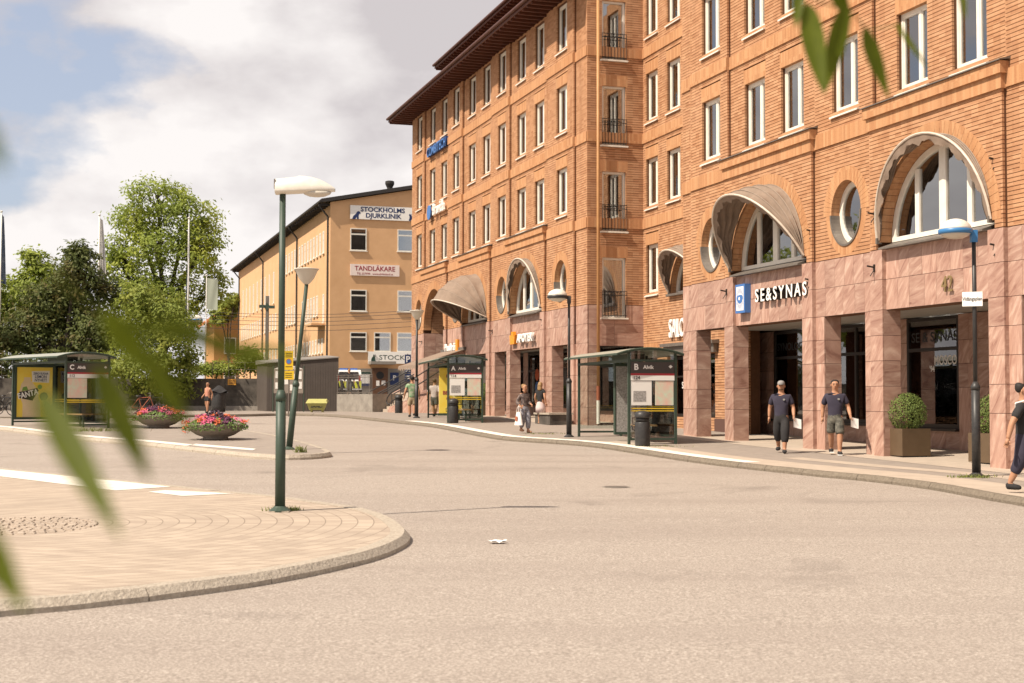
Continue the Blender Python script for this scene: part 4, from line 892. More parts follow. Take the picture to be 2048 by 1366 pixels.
m = MB(); m.add([(0.7, -0.01, 7.8), (12.5, -0.01, 7.8), (6.6, -0.01, 12.0)], [(0, 1, 2)]); m.build('gable_board', 'wood_ochre', hs)
for k, (x, z) in enumerate(((1.6, 4.6), (4.2, 4.6), (1.6, 1.4), (4.2, 1.4))):
    f = MB().box(x, x+1.1, -0.06, 0.0, z, z+1.5).build('window', 'white_paint', hs); MB().box(x+0.1, x+1.0, -0.07, -0.062, z+0.1, z+1.4).build('pane', 'interior', f)
# ------------------------------------------------------------------ terrace, stairs, rails, wall, shed
tz = 0.35
def Lp(px, Y): return at(px, 800, Y)
a, b = Lp(655, 84), Lp(745, 80)
ter = [(Lp(560, 92).x, 92), (a.x, 84), (b.x, 80), (dsz(0, 79.7).x, dsz(0, 79.7).y), (dsz(1.0, 104).x, dsz(1.0, 104).y), (Lp(560, 106).x, 106)]
m = MB(); n_ = len(ter); m.add([(x, y, gz(y)-0.05) for x, y in ter]+[(x, y, tz) for x, y in ter], [tuple(range(n_, 2*n_))]+[(i, (i+1) % n_, n_+(i+1) % n_, n_+i) for i in range(n_)]); tag(m.build('terrace', 'concrete'), kind='structure')
st = thing('stone_stairs', 'short flight of pale stone steps with sloping side walls up to the terrace', 'stairs', (0, 0, 0))
S0 = gnd(727, 822); S1 = gnd(775, 824.5); dirn = (S1-S0); dirn.z = 0; Wd = dirn.length; ux = dirn.normalized(); uy = Vector((-ux.y, ux.x, 0))
up = (ux*0.72+uy*0.70).normalized()
for k in range(7):
    o0 = S0+up*(0.34*k); z0 = gz(S0.y); z1 = z0+0.155*(k+1)
    q = [o0, o0+ux*Wd, o0+ux*Wd+up*0.36, o0+up*0.36]
    MB().add([(v.x, v.y, z0-0.1) for v in q]+[(v.x, v.y, z1) for v in q], [(3, 2, 1, 0), (4, 5, 6, 7), (0, 1, 5, 4), (1, 2, 6, 5), (2, 3, 7, 6), (3, 0, 4, 7)]).build('step', 'slab_light', st)
for e, nm in ((-0.32, 'side_wall'), (Wd, 'side_wall')):
    o0 = S0+ux*e; q = [o0, o0+ux*0.32]; L_ = up*2.6; z0 = gz(S0.y)
    vs = [(v.x, v.y, z0-0.1) for v in q]+[(v.x, v.y, z0+0.12) for v in q]+[((v+L_).x, (v+L_).y, z0-0.1) for v in q]+[((v+L_).x, (v+L_).y, z0+1.3) for v in q]
    MB().add(vs, [(0, 1, 3, 2), (4, 6, 7, 5), (0, 2, 6, 4), (1, 5, 7, 3), (2, 3, 7, 6), (0, 4, 5, 1)]).build(nm, 'pink_stone', st)
w0 = S0+ux*(Wd+0.33); w1 = Vector((dsz(-0.05, 73.0).x, dsz(-0.05, 73.0).y, 0)); tw = (w1-w0); tw.z = 0
m = MB(); nrm = Vector((-tw.y, tw.x, 0)).normalized()*0.3; z0 = gz(w0.y); q = [w0, w1, w1+nrm, w0+nrm]
m.add([(v.x, v.y, z0-0.1) for v in q]+[(q[0].x, q[0].y, z0+0.3), (q[1].x, q[1].y, z0+1.15), (q[2].x, q[2].y, z0+1.15), (q[3].x, q[3].y, z0+0.3)], [(3, 2, 1, 0), (4, 5, 6, 7), (0, 1, 5, 4), (1, 2, 6, 5), (2, 3, 7, 6), (3, 0, 4, 7)]); m.build('ramp_wall', 'pink_stone', st)
def handrail(label, off, hgt=0.95):
    o0 = S0+ux*off; z0 = gz(S0.y); r_ = thing('handrail', label, 'handrail', (o0.x, o0.y, z0), 0, 'handrails of the stone stairs')
    d = (tw.normalized()*0.55+up*0.45).normalized() if off > Wd*0.8 else up
    P = lambda t, h: (d.x*t, d.y*t, h+t*0.45)
    loop = [P(0.25, 0.35), P(0.0, 0.42), P(-0.12, 0.62), P(-0.05, 0.82), P(0.2, hgt)] + [P(t, hgt) for t in (0.8, 1.8, 2.8, 3.9)] + [P(4.15, hgt-0.12), P(4.15, hgt-0.35), P(3.9, hgt-0.5)] + [P(t, hgt-0.5) for t in (2.8, 1.8, 0.8, 0.25)]
    MB().tube(loop, 0.034, 8).build('rail', 'black_metal', r_)
    for t in (0.3, 1.7, 3.0): MB().cone((d.x*t, d.y*t, -0.1+max(0, t*0.35-0.1)), (d.x*t, d.y*t, hgt+t*0.45), 0.022).build('post', 'black_metal', r_)
for off, lab in ((-0.1, 'black handrail on the left flank of the stone stairs'), (Wd*0.5, 'black handrail in the middle of the stone stairs'), (Wd+0.1, 'black handrail on the right flank of the stairs by the litter bin')): handrail(lab, off)
# terrace railing
fr_ = thing('terrace_railing', 'thin grey railing with upright bars along the raised terrace', 'railing', (a.x, a.y, tz))
m = MB(); bv = Vector((b.x-a.x, b.y-a.y, 0)); nb = 34
for z in (0.08, 0.95, 1.08): m.tube([(0, 0, z), tuple(bv+Vector((0, 0, z)))], 0.02, 6)
m.build('rail', 'grey_metal', fr_)
for k in range(nb+1):
    p = bv*k/nb; MB().cone((p.x, p.y, -0.02), (p.x, p.y, 1.08), 0.028 if k % 8 == 0 else 0.011, n=6).build('post' if k % 8 == 0 else 'bar', 'grey_metal', fr_)
p = gnd(683, 818); o = thing('bollard', 'black bollard in front of the terrace wall by the shed', 'bollard', (p.x, p.y, gz(p.y))); MB().lathe([(0.09, 0), (0.09, 1.75), (0.11, 1.78), (0.11, 1.9), (0.04, 1.95)], 12).build('post', 'black_metal', o)
# concrete wall behind the square with mesh fence on top
wl = thing('concrete_wall', 'stained grey concrete retaining wall behind the square', 'wall', tuple(Lp(430, 86))[:2]+(gz(86),))
x0, x1 = Lp(-260, 86).x-wl.location.x, Lp(521, 86).x-wl.location.x
zt_ = at(430, 757, 86).z-gz(86)
nseg = 11
for k in range(nseg):
    a_, b_ = x0+(x1-x0)*k/nseg, x0+(x1-x0)*(k+1)/nseg-0.02; MB().box(a_, b_, 0, 0.35, -0.1, zt_+rnd.uniform(-0.01, 0.01)).build('wall_panel', 'concrete_dark', wl)
MB().box(x0, x1, -0.5, 0, -0.1, 0.28).build('footing', 'concrete', wl)
fn = thing('wire_fence', 'thin wire fence along the top of the concrete wall', 'fence', (wl.location.x, 86.15, gz(86)+zt_))
for k in range(25): MB().cone((x0+(x1-x0)*k/24, 0, -0.3), (x0+(x1-x0)*k/24, 0, 1.0), 0.02, n=6).build('post', 'grey_metal', fn)
m = MB()
for z in (0.15, 0.55, 0.98): m.tube([(x0, 0, z), (x1, 0, z)], 0.008, 5)
m.build('wires', 'grey_metal', fn)
p = at(464, 764, 85.9); o = thing('warning_plate', 'small orange plate on the concrete wall', 'sign', (p.x, p.y-0.02, p.z)); mat('plate_orange', (0.55, 0.26, 0.03), rough=0.5); MB().box(-0.25, 0.25, -0.02, 0, -0.18, 0.18).build('plate', 'plate_orange', o); [MB().box(-0.19, 0.19, -0.025, -0.021, z, z+0.03).build('print_line', 'black_letter', o) for z in (-0.1, -0.02, 0.06)]
# bank of earth behind the wall so trees have ground
m = MB(); m.grid(lambda u, v: (-70+u*58, 86.36+v*60, (zt_+gz(86))*min(1, 0.92+v)+0.3*math.sin(9*u)*v), 12, 6); tag(m.build('grass_bank', 'terrain_soil'), kind='structure')
# grey shed
mat('shed_grey', (0.070, 0.056, 0.047), (0.085, 0.069, 0.058), scale=2, rough=0.7); mat('shed_roof', (0.20, 0.18, 0.16), rough=0.6)
p = gnd(533, 822.5); sh = thing('utility_shed', 'dark brown-grey board shed with slanting roof at the back of the square', 'shed', (p.x, p.y, gz(p.y)), R(4)); sw = 4.15
hl, hr = 2.78, 3.12
m = MB(); m.add([(0, 0, 0), (sw, 0, 0), (sw, 0, hr), (0, 0, hl), (-0.9, 3.0, 0), (sw-0.9, 3.0, 0), (sw-0.9, 3.0, hr), (-0.9, 3.0, hl)], [(0, 1, 2, 3), (1, 5, 6, 2), (5, 4, 7, 6), (4, 0, 3, 7), (3, 2, 6, 7), (0, 4, 5, 1)]); m.build('body', 'shed_grey', sh)
for k in range(28):
    x = sw*k/28; MB().box(x+0.008, x+sw/28-0.008, -0.022, -0.001, 0.02, hl+(hr-hl)*x/sw-0.03).build('board', 'shed_grey', sh)
m = MB(); m.add([(-0.12, -0.1, hl), (sw+0.05, -0.1, hr+0.01), (sw-0.85, 3.1, hr+0.01), (-1.0, 3.1, hl), (-0.12, -0.1, hl+0.06), (sw+0.05, -0.1, hr+0.07), (sw-0.85, 3.1, hr+0.25), (-1.0, 3.1, hl+0.25)], [(3, 2, 1, 0), (4, 5, 6, 7), (0, 1, 5, 4), (1, 2, 6, 5), (2, 3, 7, 6), (3, 0, 4, 7)]); m.build('roof', 'shed_roof', sh)
# notice board in front of the shed
p = gnd(546, 823.5); nb_ = thing('notice_stand', 'arched notice board on dark posts in front of the shed', 'notice board', (p.x, p.y, gz(p.y)), R(4)); nw = 1.72
for x in (0, nw): MB().cone((x, 0, 0), (x, 0, 2.6), 0.035).build('post', 'green_metal', nb_)
MB().box(0.03, nw-0.03, -0.04, 0.04, 1.05, 2.42).build('panel', 'slab_dark', nb_)
m = MB(); m.prism([(0.03+(nw-0.06)*t, 2.42+0.2*math.sin(math.pi*t)) for t in [i/12 for i in range(13)]], lambda u, v: (u, -0.045, v), lambda u, v: (u, 0.045, v)); m.build('header', 'sign_white', nb_)
text('Anslagstavla', 0.2, 'black_letter', nb_, (nw/2, -0.05, 2.5), RC, 0.002)
for x, z, w, h in ((0.12, 1.9, 0.3, 0.4), (0.12, 1.3, 0.28, 0.36), (0.5, 1.55, 0.34, 0.5), (1.3, 1.85, 0.3, 0.45), (1.28, 1.3, 0.34, 0.4), (0.95, 1.2, 0.26, 0.34), (1.0, 1.85, 0.2, 0.3)): MB().box(x, x+w, -0.05, -0.042, z, z+h).build('paper', 'sign_white', nb_)
# sand box
mat('sand_yellow', (0.42, 0.40, 0.13), (0.34, 0.33, 0.11), scale=5, rough=0.6)
p = gnd(634, 824.5); sb_ = thing('grit_bin', 'yellow-green grit box standing before the shed', 'grit bin', (p.x, p.y, gz(p.y)), R(3))
m = MB(); m.add([(-0.40, -0.25, 0.12), (0.40, -0.25, 0.12), (0.40, 0.3, 0.12), (-0.40, 0.3, 0.12), (-0.55, -0.35, 0.5), (0.55, -0.35, 0.5), (0.55, 0.4, 0.62), (-0.55, 0.4, 0.62)], [(3, 2, 1, 0), (4, 5, 6, 7), (0, 1, 5, 4), (1, 2, 6, 5), (2, 3, 7, 6), (3, 0, 4, 7)]); m.build('tub', 'sand_yellow', sb_)
m = MB(); m.add([(-0.6, -0.4, 0.5), (0.6, -0.4, 0.5), (0.6, 0.45, 0.63), (-0.6, 0.45, 0.63), (-0.52, -0.3, 0.62), (0.52, -0.3, 0.62), (0.52, 0.4, 0.74), (-0.52, 0.4, 0.74)], [(3, 2, 1, 0), (4, 5, 6, 7), (0, 1, 5, 4), (1, 2, 6, 5), (2, 3, 7, 6), (3, 0, 4, 7)]); m.build('lid', 'sand_yellow', sb_)
for x in (-0.34, 0.26): MB().box(x, x+0.1, -0.2, 0.25, 0, 0.13).build('foot', 'sand_yellow', sb_)
text('SAND', 0.24, 'black_letter', sb_, (0, -0.318, 0.32), (R(72), 0, 0), 0.003, bold=0.006)
# police car on the terrace
mat('car_white', (0.65, 0.64, 0.62), rough=0.25, spec=0.6); mat('car_yellow', (0.60, 0.62, 0.05), rough=0.35); mat('car_blue', (0.03, 0.13, 0.45), rough=0.35); mat('tyre', (0.012, 0.012, 0.012), rough=0.85); mat('lamp_red', (0.4, 0.02, 0.01), rough=0.3)
p = Lp(697, 97); pc = thing('police_car', 'white estate car with blue and yellow blocks, half hidden by the shed', 'car', (p.x, p.y, tz), R(97))
prof = [(0, 0.35), (0.05, 0.95), (0.25, 1.05), (0.6, 1.62), (0.9, 1.72), (2.9, 1.70), (3.55, 1.12), (4.5, 1.0), (4.7, 0.75), (4.72, 0.35)]
m = MB(); m.prism(prof, lambda u, v: (u, -0.9+0.12*max(0, v-1.05), v), lambda u, v: (u, 0.9-0.12*max(0, v-1.05), v)); m.build('body', 'car_white', pc)
for y in (-1, 1):
    for k in range(4): MB().box(0.3+1.05*k, 0.3+1.05*k+0.52, y*0.90-0.012, y*0.90+0.012, 0.62, 0.98).build('blue_block', 'car_blue', pc); MB().box(0.82+1.05*k, 0.82+1.05*k+0.53, y*0.90-0.012, y*0.90+0.012, 0.62, 0.98).build('yellow_block', 'car_yellow', pc)
    MB().prism([(0.65, 1.12), (3.3, 1.12), (2.85, 1.6), (0.9, 1.6)], lambda u, v: (u, y*0.9-0.12*y*(v-1.05)-0.005, v), lambda u, v: (u, y*0.9-0.12*y*(v-1.05)+0.012*y, v)).build('side_window', 'dark_frame', pc)
    for x in (0.85, 3.75):
        w_ = MB().cone((x, y*0.72, 0.32), (x, y*0.93, 0.32), 0.32, n=20).build('wheel', 'tyre', pc); MB().cone((x, y*0.90, 0.32), (x, y*0.945, 0.32), 0.19, n=14).build('rim', 'sill_metal', w_)
MB().prism([(-0.75, 1.08), (0.75, 1.08), (0.65, 1.58), (-0.65, 1.58)], lambda u, v: (0.24+(v-1.05)*0.62, u, v), lambda u, v: (0.20+(v-1.05)*0.62, u, v)).build('rear_window', 'dark_frame', pc)
MB().box(-0.012, 0.03, -0.85, 0.85, 0.45, 0.92).build('rear_panel', 'car_yellow', pc)
for k in range(5): MB().prism([(-0.8+0.34*k, 0.45), (-0.65+0.34*k, 0.45), (-0.5+0.34*k, 0.92), (-0.65+0.34*k, 0.92)], lambda u, v: (-0.02, u, v), lambda u, v: (-0.013, u, v)).build('chevron', 'black_letter', pc)
for y in (-0.82, 0.66): MB().box(0.02, 0.12, y, y+0.16, 0.95, 1.3).build('tail_light', 'lamp_red', pc)
MB().box(1.2, 1.5, -0.6, 0.6, 1.72, 1.84).build('light_bar', 'car_blue', pc)
# ------------------------------------------------------------------ lamps
mat('lamp_white', (0.72, 0.68, 0.60), (0.62, 0.57, 0.49), scale=6, rough=0.4); mat('lamp_glass', (0.55, 0.50, 0.42), rough=0.2); mat('lamp_blue', (0.04, 0.17, 0.38), rough=0.4)
def lamp_post(o, m, h, r0=0.066, r1=0.045, hc=1.65, lean=(0, 0)):
    P = lambda z: (lean[0]*z/h, lean[1]*z/h, z)
    MB().lathe([(0.16, 0), (0.16, 0.02), (0.10, 0.06), (0.08, 0.08)], 14).build('base_plate', m, o)
    MB().cone(P(0.0), P(hc), r0*1.12, r0*1.08, 14).build('lower_post', m, o, True)
    MB().lathe([(r0*1.2, hc-0.06), (r0*1.25, hc), (r1*1.1, hc+0.1)], 14, (P(hc)[0], P(hc)[1], 0)).build('collar', m, o, True)
    MB().cone(P(hc), P(h), r1*1.08, r1, 14).build('upper_post', m, o, True)
p = gnd(560, 1023); o = thing('street_lamp', 'tall dark green street lamp with long white head on the near island', 'street lamp', (p.x, p.y, gz(p.y))); lamp_post(o, 'green_metal', 4.63)
MB().box(-0.15, 0.15, -0.15, 0.15, -0.02, 0.015).build('footing', 'granite', o)
m = MB()
def head(u, v):
    x = -0.10+0.86*u; a = 2*math.pi*v
    hw = 0.125*math.sqrt(max(0.0, 1-max(0, (u-0.45)/0.56)**2)) if u > 0.45 else 0.115+0.01*u/0.45
    top = 0.205*(1-max(0, (u-0.35)/0.66)**2.2)+0.012 if u > 0.35 else 0.185+0.02*u/0.35
    cz = math.sin(a); return (x, hw*math.cos(a), 4.62+0.01+(top*max(0, cz) if cz > 0 else 0.05*cz*(1-0.3*u)) + 0.03*u)
m.grid(head, 26, 20); m.add([head(0, i/20) for i in range(20)], [tuple(range(20))]); m.build('lamp_head', 'lamp_white', o, True)
m = MB(); m.lathe([(0.17, 0.0), (0.15, -0.04), (0.09, -0.07), (0.02, -0.08)], 16, (0.50, 0, 4.625), 1.25, 0.62); m.build('lamp_lens', 'lamp_glass', o, True)
MB().box(-0.115, -0.10, -0.09, 0.09, 4.66, 4.80).build('end_cap', 'grey_metal', o)
def cone_lamp(o, m, h, lean=(0, 0)):
    lamp_post(o, m, h, 0.075, 0.05, 1.7, lean)
    c = (lean[0], lean[1], h)
    MB().lathe([(0.05, 0), (0.10, 0.04), (0.20, 0.16), (0.29, 0.36), (0.30, 0.37), (0.31, 0.39)], 20, c).build('cone_shade', 'lamp_glass', o, True)
    MB().lathe([(0.33, 0.39), (0.33, 0.41), (0.05, 0.44)], 20, c).build('lid', 'lamp_white', o, True)
p = gnd(578, 899); o = thing('street_lamp', 'leaning dark green street lamp with cone shade on the platform tip', 'street lamp', (p.x, p.y, gz(p.y))); cone_lamp(o, 'green_metal', 4.3, (0.42, 0.0))
p = gnd(833, 836); o = thing('street_lamp', 'black street lamp with cone shade by the far kerb near the stairs', 'street lamp', (p.x, p.y, gz(p.y))); cone_lamp(o, 'black_metal', 4.35)
def dome_lamp(x, y, label, h, rim, post, hc=1.75, side=-1, r=0.31, arm=0.36):
    p = gnd(x, y) if not isinstance(y, tuple) else Vector(y); o = thing('street_lamp', label, 'street lamp', (p.x, p.y, gz(p.y) if not isinstance(y, tuple) else p.z)); lamp_post(o, post, h, 0.075, 0.04, hc)
    MB().box(min(0, side*arm), max(0, side*arm), -0.03, 0.03, h-0.08, h-0.02).box(-0.06, 0.06, -0.06, 0.06, h-0.22, h+0.02).build('arm', rim if rim != 'lamp_white' else post, o)
    c = (side*arm, 0, h-0.03)
    MB().lathe([(r*math.cos(t), 0.05+r*0.72*math.sin(t)) for t in [math.pi/2*i/8 for i in range(8)]]+[(0.01, 0.05+r*0.72)], 24, c).build('dome', 'lamp_white', o, True)
    MB().lathe([(r*0.96, -0.03), (r*1.05, -0.02), (r*1.06, 0.055), (r*0.98, 0.065)], 24, c).build('rim', rim, o, True)
    MB().lathe([(0.02, -0.13), (r*0.5, -0.11), (r*0.85, -0.06), (r*0.95, -0.03)], 24, c).build('glass_bowl', 'lamp_glass', o, True); return o
o = dome_lamp(1953, 953, 'black street lamp with white dome and bright blue rim, carrying a street name plate', 4.80, 'lamp_blue', 'black_metal')
nm = thing('street_name_plate', 'white street name plate high on the blue-rimmed lamp post', 'sign', tuple(o.location + Vector((-0.06, -0.06, 3.46))), R(-24)); MB().box(-0.19, 0.19, -0.012, 0, -0.14, 0.14).build('plate', 'white_letter', nm); text('Vidängsplan', 0.1, 'black_letter', nm, (0, -0.015, 0), RC, 0.001, bold=0.0015, wid=0.78)
dome_lamp(1138, 874, 'black street lamp with grey-white dome beside the middle bus shelter', 4.40, 'black_metal', 'black_metal')
dome_lamp(377, (at(377, 700, 96).x, 96.0, 1.2), 'distant lamp with white dome and blue rim between the trees', 4.2, 'lamp_blue', 'grey_metal', side=1, r=0.42, arm=0.5)
# ------------------------------------------------------------------ flag poles, mast, wires
mat('flag_white', (0.62, 0.60, 0.57), (0.5, 0.48, 0.46), scale=3, rough=0.9); mat('flag_navy', (0.03, 0.06, 0.12), (0.16, 0.17, 0.2), scale=2.5, rough=0.9); mat('flag_sage', (0.34, 0.36, 0.29), rough=0.9); mat('pole_white', (0.68, 0.65, 0.60), rough=0.4)
def flagpole(px, ytop, Y, z0, label, m, fw, fh, wave=0.05, r=0.055):
    b = at(px, ytop, Y); h = b.z-z0; o = thing('flagpole', label, 'flagpole', (b.x, b.y, z0))
    MB().cone((0, 0, 0), (0, 0, h), r*1.4, r*0.8, 10).build('pole', 'pole_white', o, True); MB().lathe([(0.02, h), (0.09, h+0.04), (0.09, h+0.1), (0.02, h+0.14)], 10).build('finial', 'pole_white', o)
    f = MB(); f.grid(lambda u, v: (r+fw*u*(0.25+0.75*v if wave > 0.04 else 1), wave*math.sin(7*u+4*v)*u+0.04*math.sin(20*u)*(wave > 0.04), h-0.15-fh*v-0.12*u), 16, 14); f.build('flag', m, o, True)
flagpole(378, 438, 93, 1.3, 'white flagpole with blue cloth wrapped along it, right of the big tree', 'flag_navy', -0.28, 7.2, 0.06)
flagpole(199, 432, 95, 1.3, 'white flagpole with limp pale flag standing left of the big tree', 'flag_white', 0.6, 5.2, 0.06)
flagpole(3, 425, 95, 1.3, 'white flagpole with dark limp flag at the left picture edge', 'flag_navy', 0.35, 4.6, 0.06)
flagpole(413, 552, 110, 1.0, 'slim pole with a sage green square banner left of the yellow building', 'flag_sage', 0.85, 2.4, 0.03, 0.035)
p = at(533, 800, 95); o = thing('catenary_mast', 'grey steel mast with cross arm in front of the yellow building', 'mast', (p.x, p.y, 0.2)); zt2 = at(533, 592, 95).z-0.2
MB().box(-0.10, 0.10, -0.1, 0.1, 0, zt2).build('mast', 'grey_metal', o); MB().box(-0.52, -0.16, -0.2, -0.101, zt2-0.80, zt2-0.60).build('insulator', 'green_metal', o); MB().box(0.16, 0.52, -0.2, -0.101, zt2-0.85, zt2-0.65).build('insulator', 'green_metal', o); MB().prism([(0, -1.0), (0.2, -0.72), (0, -0.45), (-0.2, -0.72)], lambda u, v: (u, -0.16, zt2+v), lambda u, v: (u, -0.101, zt2+v)).build('bracket', 'green_metal', o); MB().box(-0.9, 0.9, -0.12, -0.101, zt2-3.6, zt2-3.52).build('wire_arm', 'grey_metal', o)
for k, y in enumerate((623, 629, 637, 645, 655)):
    w = thing('overhead_wire', 'thin overhead wire crossing before the yellow building, %s from the top' % ('first', 'second', 'third', 'fourth', 'lowest')[k], 'wire', tuple(at(395, y, 95.4+0.2*k))); v = at(826, y-2, 95.4+0.2*k)-at(395, y, 95.4+0.2*k)
    MB().tube([tuple(v*t+Vector((0, 0, -0.25*math.sin(math.pi*t)))) for t in [i/8 for i in range(9)]], 0.014, 4).build('cable', 'black_metal', w)
# ------------------------------------------------------------------ bins, planters, bench
def bin_(x, y, label, h=0.97, r=0.21):
    p = gnd(x, y); o = thing('litter_bin', label, 'litter bin', (p.x, p.y, gz(p.y)), 0, 'black round litter bins')
    MB().lathe([(r*0.93, 0), (r, 0.05), (r, h*0.66), (r*0.96, h*0.68)], 22).build('body', 'black_metal', o, True)
    MB().lathe([(r*0.90, h*0.67), (r*0.90, h*0.82)], 22).build('slot', 'black_letter', o, True)
    MB().lathe([(r*1.02, h*0.80), (r*1.04, h*0.84), (r*1.0, h*0.92), (r*0.75, h*0.985), (r*0.2, h)], 22).build('lid', 'black_metal', o, True)
    MB().tube([(-r*1.0, 0, h*0.45), (-r*1.35, 0, h*0.47), (-r*1.38, 0, h*0.6), (-r*1.0, 0, h*0.62)], 0.015, 6).build('handle', 'black_metal', o)
bin_(1285, 892.5, 'black litter bin at the corner of the middle bus shelter'); bin_(906.5, 846, 'black litter bin before the far bus shelter with the yellow poster'); bin_(797.5, 826, 'black litter bin beside the stone stairs')
mat('bowl_concrete', (0.26, 0.225, 0.185), (0.20, 0.17, 0.14), scale=7, rough=0.85, bump=0.2)
mat('petal_pink', (0.50, 0.045, 0.14), (0.62, 0.16, 0.26), scale=15, rough=0.7); mat('petal_orange', (0.52, 0.06, 0.03), (0.60, 0.17, 0.05), scale=15, rough=0.7); mat('petal_purple', (0.10, 0.02, 0.06), rough=0.7); mat('leaf_dark', (0.045, 0.022, 0.04), rough=0.7); mat('leaf_plant', (0.07, 0.12, 0.025), (0.11, 0.16, 0.03), scale=9, rough=0.7)
def cards(n, fn, size, seed=1):
    r_ = random.Random(seed); m = MB()
    for _ in range(n):
        c, nrm, s = fn(r_); c = Vector(c); nrm = (Vector(nrm)+Vector((r_.gauss(0, .5), r_.gauss(0, .5), r_.gauss(0, .5)))).normalized()
        u = nrm.cross(Vector((r_.gauss(0, 1), r_.gauss(0, 1), r_.gauss(0, 1)))).normalized(); w = nrm.cross(u); s *= size
        m.add([tuple(c-u*s), tuple(c+w*s*0.5-nrm*s*0.15), tuple(c+u*s), tuple(c-w*s*0.5-nrm*s*0.15)], [(0, 1, 2), (0, 2, 3)])
    return m
def bowl(x, y, label, r=0.84):
    p = gnd(x, y); o = thing('flower_bowl', label, 'planter', (p.x, p.y, gz(p.y)), 0, 'round concrete bowls with flowers')
    MB().lathe([(0.36, 0), (0.38, 0.05), (0.36, 0.07), (0.56, 0.14), (0.77, 0.28), (r, 0.43), (r+0.015, 0.46), (r-0.05, 0.46), (0.7, 0.38)], 32).build('bowl', 'bowl_concrete', o, True)
    def dome(a, b, hz, sp):
        def f(r_):
            t, q = r_.uniform(0, 6.283), math.sqrt(r_.random())*b
            if r_.random() < sp: q = b*r_.uniform(0.95, 1.12); z = 0.46-r_.uniform(0, 0.18)
            else: z = 0.44+hz*(1-(q/b)**2)*r_.uniform(0.7, 1.05)
            return (q*math.cos(t), q*math.sin(t), z), (math.cos(t)*0.4, math.sin(t)*0.4-0.3, 1), r_.uniform(0.7, 1.2)
        return f
    def clus(col, n, seed):
        r0 = random.Random(seed); cs = [(r0.uniform(0, 6.283), math.sqrt(r0.random())) for _ in range(7)]
        def f(r_):
            t, q = r_.choice(cs); b = 0.9; q = q*b; z = 0.49+0.24*(1-(q/b)**2) if q < 0.86 else 0.44-r_.uniform(0, .2)
            return (q*math.cos(t)+r_.gauss(0, .07), q*math.sin(t)+r_.gauss(0, .07), z+r_.gauss(0, .035)), (0, -0.5, 1), r_.uniform(0.7, 1.2)
        cards(n, f, 0.045, seed).build('flowers', col, o)['kind'] = 'stuff'
    cards(800, dome(0, 0.88, 0.26, 0.3), 0.055, 3+x).build('foliage', 'leaf_plant', o)['kind'] = 'stuff'
    cards(500, dome(0, 0.55, 0.42, 0.0), 0.06, 5+x).build('dark_foliage', 'leaf_dark', o)['kind'] = 'stuff'
    for k, c in enumerate(('petal_pink', 'petal_orange', 'petal_pink', 'petal_purple', 'petal_orange')): clus(c, 230, 11+k+x)
bowl(431, 879, 'concrete flower bowl with pink and orange blooms right of the other bowl'); bowl(318, 856, 'concrete flower bowl half hidden behind the blurred leaves')
mat('box_metal', (0.155, 0.105, 0.062), (0.13, 0.088, 0.052), scale=3, rough=0.45, metal=0.35); mat('boxwood', (0.075, 0.115, 0.022), (0.15, 0.19, 0.04), scale=6, rough=0.75)
def boxball(x, y, label, rz=YAW, w=0.78, pos=None):
    p = pos or gnd(x, y); o = thing('boxwood_planter', label, 'planter', (p.x, p.y, gz(p.y)), rz, 'clipped boxwood balls in square tubs')
    m = MB(); h = 0.68; m.add([(-w/2, -w/2, 0.03), (w/2, -w/2, 0.03), (w/2, w/2, 0.03), (-w/2, w/2, 0.03), (-w/2, -w/2, h), (w/2, -w/2, h), (w/2, w/2, h), (-w/2, w/2, h), (-w/2+.05, -w/2+.05, h), (w/2-.05, -w/2+.05, h), (w/2-.05, w/2-.05, h), (-w/2+.05, w/2-.05, h), (-w/2+.05, -w/2+.05, h-.08), (w/2-.05, -w/2+.05, h-.08), (w/2-.05, w/2-.05, h-.08), (-w/2+.05, w/2-.05, h-.08)],
        [(3, 2, 1, 0), (0, 1, 5, 4), (1, 2, 6, 5), (2, 3, 7, 6), (3, 0, 4, 7), (4, 5, 9, 8), (5, 6, 10, 9), (6, 7, 11, 10), (7, 4, 8, 11), (8, 9, 13, 12), (9, 10, 14, 13), (10, 11, 15, 14), (11, 8, 12, 15), (12, 13, 14, 15)]); m.build('tub', 'box_metal', o)
    MB().box(-w/2+0.06, w/2-0.06, -w/2+0.06, w/2-0.06, 0, 0.03).build('foot', 'black_metal', o)
    def f(r_):
        a, z = r_.uniform(0, 6.283), r_.uniform(-1, 1); q = math.sqrt(1-z*z); nn = Vector((q*math.cos(a), q*math.sin(a), z)); rr = 0.455*(1+0.04*math.sin(5*a+3*z)+r_.uniform(-0.07, 0.03)) if r_.random() > .25 else 0.37
        return tuple(nn*rr+Vector((0, 0, 1.07))), nn, r_.uniform(0.7, 1.3)
    cards(3600, f, 0.026, int(x)).build('clipped_ball', 'boxwood', o)
    MB().cone((0, 0, 0.6), (0, 0, 1.0), 0.03).build('stem', 'door_brown', o)
boxball(1815, 913, 'boxwood ball in bronze tub standing before the stone pier'); 
boxball(1981, 930, 'boxwood ball in bronze tub half hidden behind the last pier', pos=gnd(1988, 927))
boxball(946, 836, 'boxwood ball in bronze tub beside the far shelter', pos=Vector(dsz(0.0, 66.8))); boxball(962, 836, 'boxwood ball in bronze tub behind the far stone pier', pos=Vector(dsz(0.05, 65.0)))
p = Vector(dsz(-0.75, 52.6)); o = thing('stone_bench', 'low dark stone block seat against the pier by the middle shelter', 'bench', (p.x, p.y, gz(p.y)), YAW); MB().box(-0.45, 0.45, -0.9, 0.9, 0, 0.38).build('block', 'concrete_dark', o); MB().box(-0.5, 0.5, -0.95, 0.95, 0.38, 0.45).build('seat', 'granite', o)
